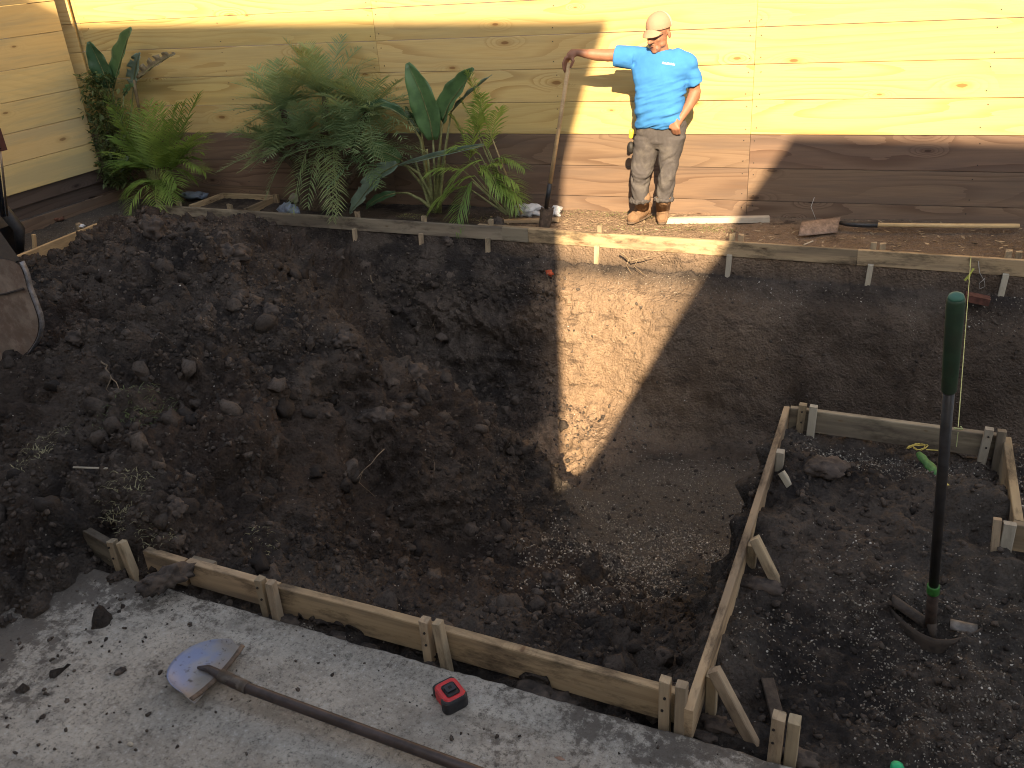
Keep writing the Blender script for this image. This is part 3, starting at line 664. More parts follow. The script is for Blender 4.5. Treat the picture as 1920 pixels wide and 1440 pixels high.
M_BOOT = cloth('tan_leather', (.185, .115, .07), .25, (.24, .175, .12), .7, dirt=.3); M_SOLE = plain('boot_sole', (.10, .07, .05), .9)
M_HAIR = plain('grey_stubble', (.20, .13, .10), .9, var=.3)
V0 = 7.16
def pm(x, y, dv=0.): return pv(x, y, V0 + dv)
man = thing('person', 'man in blue shirt and pale cap leaning on a shovel, one hand in pocket', 'person', (-1.95, V0, -.06))
B = Blob()
# trunk under the clothes, neck and head
hd = np.array(pm(1235, 64, -.03)); HS = 1.17
B.limb([pm(1240, 225), pm(1240, 150), pm(1242, 112)], [.10, .11, .09]); B.limb([pm(1215, 113), pm(1275, 115)], [.075, .075])
B.limb([pm(1244, 112, -.0), pm(1238, 82, -.02)], [.062, .056])
yaw = math.radians(-20); Rh = Matrix.Rotation(yaw, 4, 'Z') @ Matrix.Rotation(math.radians(9), 4, 'X')
def hp(x, y, z): return hd + np.array((Rh @ Vector((x, y, z)))[:]) * HS
B.ell(hp(0, .01, .035), (.084, .104, .096), Rh); B.ell(hp(0, -.015, -.02), (.071, .086, .086), Rh); B.ell(hp(0, -.038, -.072), (.050, .052, .042), Rh)
B.ell(hp(0, -.062, -.092), (.026, .021, .021), Rh); B.limb([hp(0, -.082, .010), hp(0, -.110, -.024)], [.012, .018]); B.ell(hp(.013, -.095, -.026), .012); B.ell(hp(-.013, -.095, -.026), .012)
for s in (-1, 1):
    B.ell(hp(s * .034, -.058, -.018), (.022, .020, .020), Rh); B.ell(hp(s * .028, -.080, .022), (.024, .010, .008), Rh)
    B.ell(hp(s * .078, .012, -.005), (.010, .020, .032), Rh); B.ell(hp(s * .045, -.025, -.055), (.022, .035, .025), Rh)
B.ell(hp(0, -.078, -.052), (.022, .012, .006), Rh); B.ell(hp(0, -.077, -.064), (.019, .012, .007), Rh)
# his right arm out along the top of the shovel handle
sh, el, wr = pm(1172, 103), pm(1118, 104, -.05), pm(1082, 98, -.10)
B.limb([sh, el, wr], [.058, .043, .029]); B.limb([pm(1140, 104, -.03), pm(1105, 101, -.07)], [.050, .040], 1.)
hb = pm(1070, 104, -.13)
B.limb([wr, pm(1074, 100, -.12), hb], [.028, .036, .037], .8)
for i, (dx, ln_) in enumerate(((-7, 17), (-4.5, 21), (-1.5, 20), (2, 16))):       # fingers over the handle end
    a0 = pm(1066 + dx * .9, 109, -.16 + .018 * i); a1 = pm(1061 + dx * .8, 119, -.172 + .016 * i); a2 = pm(1062 + dx * .7, 119 + ln_ * .75, -.165 + .014 * i)
    B.limb([hb, a0, a1, a2], [.018, .0115, .0105, .009])
B.limb([hb, pm(1075, 114, -.15), pm(1070, 126, -.155)], [.019, .013, .010])
# his left arm down to the pocket
sh2, el2, wr2 = pm(1299, 140, .02), pm(1303, 180, .05), pm(1275, 223, -.08)
B.limb([sh2, el2, wr2], [.052, .046, .031]); B.limb([pm(1303, 172, .04), pm(1292, 198, .0)], [.050, .042])
hb2 = pm(1266, 234, -.12); B.limb([wr2, hb2], [.031, .040], .7)
for i, (x, y) in enumerate(((1259, 243), (1262, 246), (1267, 247), (1272, 246))):
    B.limb([hb2, pm(x, y - 5, -.135), pm(x + 2, y + 4, -.10)], [.026, .015, .012])
B.limb([pm(1268, 226, -.12), pm(1259, 231, -.14), pm(1256, 239, -.145)], [.022, .015, .012])
# shins inside the boots
B.limb([pm(1202, 335), pm(1203, 358)], [.040, .034]); B.limb([pm(1247, 335), pm(1246, 358)], [.040, .034])
B.limb([pm(1214, 250), pm(1202, 340)], [.06, .042]); B.limb([pm(1264, 250), pm(1248, 340)], [.06, .042])
body = B.build('body', M_SKIN, man, .0065, 3)
for s in (-1, 1):
    e = MB(); e.add(ICO1[0] * .0105 + hp(s * .029, -.073, .006), ICO1[1]); e.build('eye', plain('dark_eye_%d' % s, (.04, .02, .015), .3), man, True)
bd = Blob(); bd.ell(hp(0, -.060, -.090), (.028, .022, .022), Rh); bd.ell(hp(0, -.084, -.045), (.024, .008, .005), Rh); bd.ell(hp(.025, -.066, -.068), (.009, .012, .02), Rh); bd.ell(hp(-.025, -.066, -.068), (.009, .012, .02), Rh)
bd.build('beard', M_HAIR, man, .004, 2)
mo = Blob(); mo.ell(hp(0, -.089, -.058), (.020, .006, .0035), Rh, ICO2); mo.build('mouth', plain('lips', (.10, .035, .03), .6), man, .003, 1)
# cap
cp = Blob(); cp.ell(hp(0, .012, .052), (.098, .116, .106), Rh, ICO3); o_ = cp.build('cap', M_CAPB, man, .005, 2)
me = o_.data; me.materials.append(M_CAPF)
co = np.empty(len(me.vertices) * 3, np.float32); me.vertices.foreach_get('co', co); co = co.reshape(-1, 3)
Ri = np.array(Rh.to_3x3()).T; lc = (co - hd) @ Ri.T
cut = .028 + .10 * np.clip(lc[:, 1], -1, 1)
lc2 = lc.copy(); low = lc[:, 2] < .050; lc2[low, 2] = .050 + (lc[low, 2] - .050) * .05
co2 = lc2 @ Ri + hd; me.vertices.foreach_set('co', co2.ravel().astype(np.float32))
mi = np.array([1 if np.mean([lc[v][1] for v in p.vertices]) < .040 else 0 for p in me.polygons], np.int32); me.polygons.foreach_set('material_index', mi); me.update()
bv = []; bf_ = []
nb = 13
for j in range(2):
    for i in range(nb):
        a = math.pi * (i / (nb - 1)); 
        for k in range(5):
            t = k / 4; x = -math.cos(a) * .076 * (1 - .06 * t); y = -.050 - math.sin(a) * (.036 + .050 * t) ; z = .052 - .026 * (x / .076) ** 2 - .038 * t * math.sin(a) - j * .004
            bv.append(hp(x, y, z))
for j in range(2):
    for i in range(nb - 1):
        for k in range(4):
            q = j * nb * 5 + i * 5 + k; f = (q, q + 5, q + 6, q + 1); bf_.append(f if j == 0 else f[::-1])
for i in range(nb - 1): q = i * 5 + 4; w_ = nb * 5; bf_.append((q, q + 5, q + 5 + w_, q + w_))
mesh('brim', bv, bf_, M_CAPF, man, True)
# shirt
def ring(xl, xr, y, ry, dv=0., tilt=0.):
    a, b = pm(xl, y), pm(xr, y); return ((a[0] + b[0]) / 2, a[1] + dv, (a[2] + b[2]) / 2, (b[0] - a[0]) / 2, ry, tilt)
T = Blob()
T.loft([ring(1195, 1284, 236, .130, -.01), ring(1194, 1286, 226, .142, -.02), ring(1194, 1285, 205, .150, -.03), ring(1194, 1285, 180, .150, -.03), ring(1193, 1288, 160, .142, -.02), ring(1190, 1294, 142, .138, -.01), ring(1186, 1303, 125, .125), ring(1192, 1294, 108, .105), ring(1203, 1276, 99, .085), ring(1217, 1260, 92, .066)], 40)
T.limb([pm(1208, 104), pm(1180, 104)], [.072, .078]); T.limb([pm(1270, 106), pm(1292, 120)], [.070, .076])
def sleeve(p, q, r0, r1, n=20):
    p, q = np.array(p), np.array(q); T.m.tube([p, p + (q - p) * .5, q], [r0, (r0 + r1) / 2, r1], n)
sleeve(pm(1190, 108), pm(1153, 105, -.015), .090, .082); sleeve(pm(1286, 112), pm(1303, 158, .03), .074, .070)
def folds(co):
    x, z = co[:, 0] + 1.95, co[:, 2]
    q = np.stack([co[:, 0] * 1.0, co[:, 1], co[:, 2]], 1)
    # drag lines from his left armpit down to the right hip, sagging at the hem
    ang = .55; s_ = x * math.cos(ang) * 1. + z * math.sin(ang) * 1.; t_ = -x * math.sin(ang) + z * math.cos(ang)
    fl = fbm(np.stack([s_ * 3.2, co[:, 1] * 4, t_ * 24 + 2.2 * (s_ * 3) ** 2 * .3], 1), 3, 200)
    wgt = sst(1.30, 1.05, z) * .9 + .15
    big = fbm(q * 9, 3, 210)
    pinch = np.exp(-(((x - .21) / .06) ** 2 + ((z - 1.19) / .035) ** 2)) * .016
    return (fl * .015 * wgt + big * .006 - pinch).astype(np.float32)
shirt = T.build('shirt', M_SHIRT, man, .0085, 4, folds)
bvh_s = BVHTree.FromPolygons([tuple(v.co) for v in shirt.data.vertices], [tuple(p.vertices) for p in shirt.data.polygons])
def on_shirt(x, y):
    h = bvh_s.ray_cast(Vector((0, 0, CAMH)), Vector(ray(x, y)).normalized()); return (h[0] if h[0] is not None else Vector(pm(x, y, -.15)))
lg = MB()     # small white print on the chest, too small in the photograph to read
for i in range(11):
    x0 = 1242 + i * 2.15; hgt = (3.6, 2.2, 3.0, 2.4, 4.0, 3.4, 2.6, 3.6, 2.4, 3.8, 2.4)[i]; yb = 119.5 + i * .28
    pts = [on_shirt(x0, yb), on_shirt(x0 + 1.5, yb + .2), on_shirt(x0 + 2.2, yb - hgt), on_shirt(x0 + .8, yb - hgt)]
    a = [(p.x, p.y - .004, p.z) for p in pts] + [(p.x, p.y + .002, p.z) for p in pts]
    lg.add(a, [(0, 1, 2, 3), (0, 4, 5, 1), (1, 5, 6, 2), (2, 6, 7, 3), (3, 7, 4, 0)])
lg.build('chest_print', plain('white_print', (.8, .8, .8), .7, var=.02), man)
# trousers
Tr = Blob()
def lring(xl, xr, y, ry, dv=0.): return ring(xl, xr, y, ry, dv)
Tr.loft([lring(1208, 1268, 276, .07), lring(1197, 1280, 262, .11), lring(1193, 1285, 248, .124), lring(1192, 1288, 232, .125), lring(1194, 1286, 224, .12)], 36)
Tr.loft([lring(1186, 1216, 377, .070, .0), lring(1184, 1215, 366, .078), lring(1185, 1216, 345, .076, -.01), lring(1186, 1221, 325, .080, -.015), lring(1187, 1228, 300, .090), lring(1189, 1235, 275, .104), lring(1191, 1241, 255, .112)], 30)
Tr.loft([lring(1232, 1260, 375, .068, .0), lring(1231, 1261, 364, .076), lring(1234, 1265, 345, .076, -.01), lring(1236, 1269, 325, .080, -.015), lring(1235, 1274, 300, .088), lring(1236, 1280, 275, .102), lring(1238, 1286, 255, .112)], 30)
def jf(co):
    z = co[:, 2]; a = fbm(np.stack([co[:, 0] * 9 + 3 * z, co[:, 1] * 9, z * 11 + 9 * np.abs(co[:, 0] + 1.94) + 5 * fbm(co * 3, 2, 221)], 1), 4, 220)
    kn = np.exp(-((z - .42) / .14) ** 2) + .9 * np.exp(-((z - .2) / .07) ** 2)
    fly = -.006 * np.exp(-((co[:, 0] + 1.925) / .006) ** 2) * (z > .72)
    return (a * (.006 + .009 * kn) + fly).astype(np.float32)
Tr.build('trousers', M_JEANS, man, .0085, 5, jf)
for xl, xr, y in ((1183, 1217, 377), (1229, 1262, 375)):
    h = Blob(); h.loft([lring(xl - 1, xr + 1, y + 1, .082), lring(xl - 2, xr + 2, y - 3, .088), lring(xl - 1, xr + 1, y - 6, .085)], 28)
    h.build('trouser_cuff', M_JEANS, man, .006, 2, lambda co: (fbm(co * 38, 3, 230) * .010).astype(np.float32))
# boots
def boot(ax, heel, toe, top):
    b = Blob(); heel, toe, ax = np.array(heel), np.array(toe), np.array(ax); d = toe - heel; L = np.linalg.norm(d); d /= L
    zb = heel[2]; e = np.array([0, 0, 1.]); 
    b.limb([np.array([ax[0], ax[1], top + .05]), heel + d * .10 + e * .11], [.068, .062]); b.limb([heel + d * .10 + e * .11, heel + d * .16 + e * .06], [.060, .052]); b.limb([heel + d * .03 + e * .10, heel + d * .03 + e * .045], [.052, .045])
    b.limb([heel + d * .06 + e * .08, heel + d * .15 + e * .055, heel + d * (L - .05) + e * .047], [.060, .056, .053]); b.limb([heel + d * (L - .09) + e * .046, heel + d * (L - .05) + e * .046], [.057, .052])
    o = b.build('boot', M_BOOT, man, .006, 4, lambda co: (fbm(co * 24, 3, 240) * .005).astype(np.float32))
    s = Blob(); sd = np.array([-d[1], d[0], 0])
    for t in np.linspace(.02, 1, 14):
        wd = .038 + .012 * math.sin(t * math.pi * .9) ; c = heel + d * (.0 + t * (L - .03)) ; s.ell(c + e * .012, (wd, wd, .015))
    s.build('boot_sole', M_SOLE, o, .006, 1)
zg = -.055
h1, t1 = at(1216, 405, zg), at(1176, 423, zg); boot(pm(1205, 380), h1, h1 + (t1 - h1) / np.linalg.norm(t1 - h1) * .30, .17)
h2, t2 = at(1243, 405, zg), at(1241, 427, zg); boot(pm(1245, 380), h2, h2 + (t2 - h2) / np.linalg.norm(t2 - h2) * .28, .17)
# tape holder hung on his belt
ho = thing('belt_pouch', 'black pouch with a yellow tool hanging at the right hip of the man', 'pouch', tuple(pm(1184, 272)))
pb = Blob(); pb.ell(pm(1183, 277, .03), (.035, .035, .055)); pb.build('pouch', plain('black_leather', (.015, .014, .014), .6), ho, .006, 2)
pb = Blob(); pb.limb([pm(1184, 246, .02), pm(1183, 256, .03)], [.022, .020]); pb.build('tool', plain('yellow_plastic', (.75, .62, .06), .5), ho, .006, 2)

# ------------------------------------------------------------------ the shovels
def lerp(a, b, t): return np.array(a) + (np.array(b) - np.array(a)) * t
M_RUST = plain('rusty_steel', (.16, .115, .085), .7, .4, var=.3, vs=20, bump=.4, dirt=.6)
M_BLACKST = plain('black_painted_steel', (.022, .024, .028), .45, .2, var=.3, dirt=.4)
def blade(name, rings_fn, mat, parent, nu=13, nt=11, th=.003):
    """sheet blade from a function (s in -1..1, t in 0..1) -> point, given real thickness"""
    P = np.array([[rings_fn(s, t) for s in np.linspace(-1, 1, nu)] for t in np.linspace(0, 1, nt)])
    du = np.gradient(P, axis=1); dt = np.gradient(P, axis=0); N = np.cross(du, dt); N /= np.linalg.norm(N, axis=-1, keepdims=True) + 1e-9
    v = np.concatenate([(P + N * th / 2).reshape(-1, 3), (P - N * th / 2).reshape(-1, 3)]); K = nu * nt; f = []
    for i in range(nt - 1):
        for k in range(nu - 1):
            q = i * nu + k; f += [(q, q + 1, q + nu + 1, q + nu), (q + K, q + nu + K, q + nu + 1 + K, q + 1 + K)]
    rim = [k for k in range(nu)] + [i * nu + nu - 1 for i in range(1, nt)] + [(nt - 1) * nu + k for k in range(nu - 2, -1, -1)] + [i * nu for i in range(nt - 2, 0, -1)]
    for a, b in zip(rim, rim[1:] + rim[:1]): f.append((a, a + K, b + K, b))
    return mesh(name, v, f, mat, parent, True)
# shovel the man leans on
s1 = thing('leaning_shovel', 'long handled shovel held upright by the man at the edge of the dig', 'shovel', tuple(at(1016, 424, -.04)))
top, bot = pm(1067, 118, -.14), at(1017, 420, -.0); bot[1] = 6.98
jt = lerp(top, bot, .74); jt2 = lerp(top, bot, .90)
MB().tube([top, lerp(top, jt, .5), jt], [.0175, .017, .0185], 12).build('handle', M_HANDLE, s1, True)
MB().tube([lerp(top, bot, .735), jt2], [.023, .021], 12).build('socket', M_BLACKST, s1, True)
e1 = lerp(top, bot, 1.09)
def bl1(s, t):
    p = lerp(jt2, e1, t * 1.0); wd = .060 * (1 - .25 * t ** 3); return p + np.array([s * wd, .035 * s * s * (1 - .3 * t), 0])
blade('blade', bl1, M_RUST, s1)
# shovel lying by the fence
s2 = thing('lying_shovel', 'shovel with a wooden handle lying on the bank by the right hand fence boards', 'shovel', tuple(at(1640, 425, -.04)))
q0, q1, q2, q3 = at(1572, 417, .015), at(1590, 420, .02), at(1640, 424, .01), at(1910, 427, -.02)
q3 = q3 + (q3 - q2) * .0; MB().tube([q2 + (0, 0, .01), lerp(q2, q3, .5) + (0, 0, .01), q3 + (0, 0, .015)], .018, 12).build('handle', M_HANDLE, s2, True)
MB().tube([q0, q1, lerp(q1, q2, .4), lerp(q2, q3, .02) + (0, 0, .01)], [.015, .02, .021, .023], 12).build('socket', M_BLACKST, s2, True)
c0, c1 = at(1573, 424, -.01), at(1500, 432, -.01)
def bl2(s, t):
    p = lerp(c0, c1, t); return p + np.array([0, s * .10 * (1 - .12 * t), .025 * (1 - s * s) + .035 * s + .012])
blade('blade', bl2, plain('worn_square_blade', (.24, .17, .13), .7, .2, var=.25, dirt=.4), s2)
# shovel on the slab
s3 = thing('round_shovel', 'shovel with a worn grey round blade tinted blue as sky sheen and dark pipe handle lying on the slab', 'shovel', (-2.05, 1.68, SLAB_Z))
def steel_mat():
    t = NT('worn_sky_tint_steel'); p = t.obj(); n = t.noise(p, 7., 5, .6)
    c = t.mix(t.ramp(n, .4, .6), (.22, .25, .38), (.30, .30, .33)); sx = t.n('SeparateXYZ', i_0=p)  # blue in the base colour stands in for sky sheen
    c = t.mix(t.ramp(t.math('ADD', sx.outputs[0], t.math('MULTIPLY', n, .12)), -2.14, -2.05, 0, .75), c, (.25, .215, .17))
    c = t.mix(t.ramp(t.noise(p, 30., 7, .75), .56, .66, 0, .85), c, (.06, .045, .035)); t.bump(n, .3, .003)
    return t.fin(c, t.ramp(n, .3, .7, .42, .7), .45)
def bl3(s, t):
    wd = .140; vv = 1.665 + s * wd + .01 * t; edge = .215 * (1 - abs(s) ** 2.4 * .93) ** .55
    uu = -2.085 - edge * t + .012 * abs(s) - .012 * s
    return np.array([uu, vv, SLAB_Z + .010 + .034 * s * s + .030 * (1 - t) ** 1.5 * (1 - abs(s)) + .022 * t * t])
blade('blade', bl3, steel_mat(), s3, 21, 15, .003)
hz = SLAB_Z + .05
ha = np.array([-2.18, 1.675, SLAB_Z + .034]); hm = at(440, 1281, hz); hb_ = at(880, 1442, SLAB_Z + .035); hb_ = hb_ + (hb_ - hm) * .25
M_PIPE = plain('dark_pipe_handle', (.060, .045, .042), .42, .35, var=.35, vs=12, dirt=.35, ds=10)
MB().tube([ha, ha + (.05, 0, .014), lerp(ha + (.05, 0, .014), hm, .6), hm, lerp(hm, hb_, .5), hb_], [.006, .013, .020, .0195, .019, .019], 14).build('handle', M_PIPE, s3, True)
MB().tube([lerp(ha + (.05, 0, .014), hm, .5), lerp(hm, hb_, .05)], [.023, .0225], 14).build('socket', plain('socket_steel', (.12, .10, .085), .65, .4, dirt=.6), s3, True)
blade('step', lambda s, t: np.array([-2.078 + .016 * t, 1.665 + s * .14, SLAB_Z + .046 - .006 * t + .02 * abs(s) ** 2]), M_RUST, s3, 13, 3, .004)
# green gripped shovel standing in the bump
s4 = thing('green_grip_shovel', 'shovel with green rubber grip and collar standing upright in the bump soil', 'shovel', (.30, 2.80, -.2))
base = np.array([.272, 2.83, -.085]); topg = pv(1793, 556, 2.50)
ax4 = (topg - base); L4 = np.linalg.norm(ax4); ax4 /= L4
col_z = base + ax4 * .035
def along(t): return base + ax4 * t
tg = L4
kk = (topg[2] - .20) / 1.3
colr = along(.085 / ax4[2] * .9)
t_col = .150
# fractions along the handle where the collar and the grip sit in the photograph
def tsolve(y):
    best = min(np.linspace(0, L4, 300), key=lambda t: abs(proj_y(along(t)) - y)); return best
def proj_y(p):
    c = R3.T @ (np.array(p) - np.array([0, 0, CAMH])); return 720 + c[1] / c[2] * F
tc, tgr = tsolve(1105), tsolve(735)
M_GREEN = plain('green_rubber', (.020, .045, .024), .55, var=.25, vs=15, dirt=.25, ds=8)
MB().tube([along(tc), along((tc + tgr) / 2), along(tgr + .03)], [.0165, .0165, .0165], 16).build('handle', plain('dark_fibreglass', (.022, .021, .022), .4, var=.4, vs=30, dirt=.25, ds=12), s4, True)
MB().tube([along(tgr), along(tgr + .008), along((tgr + L4) / 2), along(L4 - .012), along(L4 - .004), along(L4)], [.0185, .0215, .0235, .0245, .022, .012], 24).build('grip', M_GREEN, s4, True)
MB().tube([along(L4 - .006), along(L4 + .004), along(L4 + .007)], [.0225, .019, .010], 24).build('grip_cap', plain('grip_cap_green', (.045, .13, .09), .6, var=.1), s4, True)
MB().tube([along(tc - .022), along(tc - .018), along(tc + .016), along(tc + .022)], [.019, .0215, .0215, .0195], 20).build('collar', plain('green_collar', (.035, .17, .03), .5, var=.2, dirt=.3), s4, True)
MB().tube([along(-.03), along(.03), along(tc - .02)], [.021, .0195, .0185], 16).build('socket', plain('muddy_socket', (.045, .028, .022), .75, .2, var=.4, bump=.4, dirt=.5), s4, True)
def bl4(s, t):
    wd = .155 * (1 - .18 * t * t); z = -.116 - .16 * t
    return np.array([.292 + s * wd, 2.855 + .02 * s * s - .085 * (1 - s * s) - .03 * t, z + .012 * abs(s)])
M_MUDST = plain('muddy_steel', (.055, .043, .035), .8, .1, var=.45, vs=25, bump=.8, bs=60, dirt=.5)
blade('blade', bl4, M_MUDST, s4, 17, 9, .004)
blade('step_plate', lambda s, t: np.array([.385 + s * .045, 2.885 - .045 * t, -.105 - .012 * t * t]), plain('bare_step', (.15, .14, .13), .6, .3, var=.3, dirt=.45), s4, 5, 5, .004)
blade('step_plate', lambda s, t: np.array([.195 + s * .060, 2.905 - .055 * t - .02 * s, -.108 - .02 * s + .022 * math.sin(t * 3.1)]), M_MUDST, s4, 7, 6, .014)
MB().tube([along(.0), (.285, 2.815, -.13), (.305, 2.80, -.19)], [.020, .013, .004], 10).build('frog', M_MUDST, s4, True)

# ------------------------------------------------------------------ tape measure
tm = thing('tape_measure', 'red and black tape measure lying on the edge of the concrete slab', 'tape measure', (-1.23, 1.88, SLAB_Z))
tc0 = np.array([-1.235, 1.885, SLAB_Z])
def rr_prism(name, w_, h_, z0, z1, r, mat, parent, ang, ctr, dx=0, dy=0, ch=.006, D=False):
    pts = []
    for cx, cy, a0 in ((w_ - r, h_ - r, 0), (-w_ + r, h_ - r, 90), (-w_ + r, -h_ + r, 180), (w_ - r, -h_ + r, 270)):
        for k in range(6): a = math.radians(a0 + k * 18); pts.append((cx + r * math.cos(a), cy + r * math.sin(a)))
    lv = [(z0, 1 - ch / max(w_, h_)), (z0 + ch, 1), (z1 - ch, 1), (z1, 1 - ch / max(w_, h_))]; n = len(pts); v = []; f = []
    ca_, sa_ = math.cos(ang), math.sin(ang)
    for z, s in lv:
        for x, y in pts: x = x * s + dx; y = y * s + dy; v.append((ctr[0] + x * ca_ - y * sa_, ctr[1] + x * sa_ + y * ca_, ctr[2] + z))
    for i in range(3):
        for k in range(n): f.append((i * n + k, i * n + (k + 1) % n, (i + 1) * n + (k + 1) % n, (i + 1) * n + k))
    f += [tuple(range(n))[::-1], tuple(3 * n + k for k in range(n))]
    return mesh(name, v, f, mat, parent)
TA = math.radians(-34)
M_RED = plain('red_plastic', (.50, .025, .03), .4, var=.15, dirt=.15); M_BLK = plain('black_rubber', (.018, .019, .022), .6, var=.3, dirt=.2)
rr_prism('body', 0.0500, 0.0425, 0.0025, 0.0575, 0.0200, M_RED, tm, TA, tc0)
rr_prism('rubber_grip', 0.0225, 0.0469, 0.0000, 0.0537, 0.0175, M_BLK, tm, TA, tc0, dx=.0325, dy=-.0025)
rr_prism('side_label', 0.0300, 0.0250, 0.0550, 0.0606, 0.0100, M_BLK, tm, TA, tc0, dx=.004)
rr_prism('belt_clip', 0.0163, 0.0187, 0.0625, 0.0688, 0.0050, plain('clip_black', (.012, .013, .02), .35), tm, TA, tc0, dx=.002, ch=.001)
rr_prism('clip_slot', 0.0063, 0.0063, 0.0681, 0.0695, 0.0025, plain('clip_slot', (.004, .004, .005), .8), tm, TA, tc0, dx=.002, ch=.0003)
rr_prism('bumper', 0.0112, 0.0425, 0.0075, 0.0500, 0.0075, M_BLK, tm, TA, tc0, dx=-.0475)
MB().box(tc0 + np.array([-.058 * math.cos(TA) - .03 * math.sin(TA) * -1, -.046 * math.sin(TA) - .03 * math.cos(TA), .010]), (.004, .016, .018), Matrix.Rotation(TA, 4, 'Z')).build('hook', plain('hook_steel', (.4, .4, .4), .4, .9), tm)

# ------------------------------------------------------------------ string line with ribbon
sA, sB = np.array([at(1820, 478)[0], FORM_FAR - .04, .006]), np.array([at(1796, 802)[0], TOP_V + .02, .006])
sg = thing('string_line', 'thin pale green string pulled tight from the far form to the bump form', 'string', tuple(sA))
M_STR = plain('string', (.38, .42, .20), .8)
sa, sb = sA + (0, 0, .003), sB + (0, 0, .003)
MB().tube([sa, sb], .0022, 6).build('line', M_STR, sg); MB().tube([sA, sA + (0, -.006, -.07)], .002, 6).build('tail', M_STR, sg); MB().tube([sB + (0, -.045, -.002), sB + (.004, -.047, -.08)], .002, 6).build('tail', M_STR, sg)
MB().tube([sB + (-.02, -.02, .004), sB + (.02, -.018, .004), sB + (.01, .0, .008)], .004, 6).build('knot', M_STR, sg)
rp = lerp(sa, sb, .14); rb = MB()
for k, (dx, dz) in enumerate(((-.03, -.06), (-.012, -.05), (.012, .03))): rb.add([rp + (0, 0, 0), rp + (.012, .001, .005), rp + (dx + .014, .004 * k, dz), rp + (dx, -.003, dz + .01)], [(0, 1, 2, 3)])
r_ = rb.build('ribbon', plain('ribbon', (.42, .45, .10), .6, var=.05), sg); sd = r_.modifiers.new('t', 'SOLIDIFY'); sd.thickness = .001
# wire loop under the far form
wp0 = at(1826, 478); wl_ = [(wp0[0] + .03, FORM_FAR - .05, -.02), (wp0[0] + .05, FORM_FAR - .06, -.10), (wp0[0] + .09, FORM_FAR - .07, -.16), (wp0[0] + .10, FORM_FAR - .07, -.20), (wp0[0] + .07, FORM_FAR - .07, -.22), (wp0[0] + .06, FORM_FAR - .07, -.18), (wp0[0] + .09, FORM_FAR - .07, -.14)]
tag(MB().tube(wl_, .0025, 6).build('wire_loop', plain('wire', (.35, .33, .30), .5, .6), None, True), 'bent wire loop hanging below the far form board near the string', 'wire')
wq = at(1530, 412, -.04); tag(MB().tube([wq, wq + (-.02, -.01, .05), wq + (-.05, 0, .11), wq + (-.03, .01, .19)], .0022, 6).build('upright_wire', plain('bare_wire', (.5, .48, .45), .5, .6), None, True), 'thin bent wire sticking up beside the lying shovel blade', 'wire')

# ------------------------------------------------------------------ green wrapped bundle with yellow tip
gb = thing('hose_nozzle', 'green taped tool with yellow tip and looped yellow cord on the bump soil', 'tool', tuple(at(1740, 890, -.1)))
g0, g1, g2, g3 = at(1722, 855, -.09), at(1760, 897, -.07), at(1752, 905, -.07), at(1796, 940, -.10)
gd = g3 - g0; pts = [lerp(g0, g3, t) for t in (0, .1, .2, .3, .4, .5, .55)]
MB().tube([p + (0, 0, .012) for p in pts], [.014, .020, .017, .024, .021, .026, .014], 12).build('taped_grip', plain('green_tape', (.06, .17, .05), .6, var=.25, vs=60, bump=.5), gb, True)
MB().tube([lerp(g0, g3, .56) + (0, 0, .01), lerp(g0, g3, .8) + (0, 0, .012), lerp(g0, g3, 1.) + (0, 0, .014)], [.009, .013, .015], 12).build('yellow_tip', plain('yellow_plastic_tip', (.62, .58, .16), .5, var=.15, dirt=.2), gb, True)
cl = []
for k in range(40): a = k * .6; cl.append(at(1718, 842, -.09) + np.array([.035 * math.cos(a) + .02 * math.sin(a * .37), .028 * math.sin(a * 1.13), .006 * math.sin(a * 2.3) + .016]))
MB().tube(cl, .0022, 5).build('cord', plain('yellow_cord', (.55, .42, .10), .8), gb, True)
MB().tube([g0 + (.03, .02, .03), at(1765, 845, -.08), at(1778, 828, -.07)], .003, 5).build('tail', plain('yellow_tail', (.55, .45, .12), .8), gb, True)

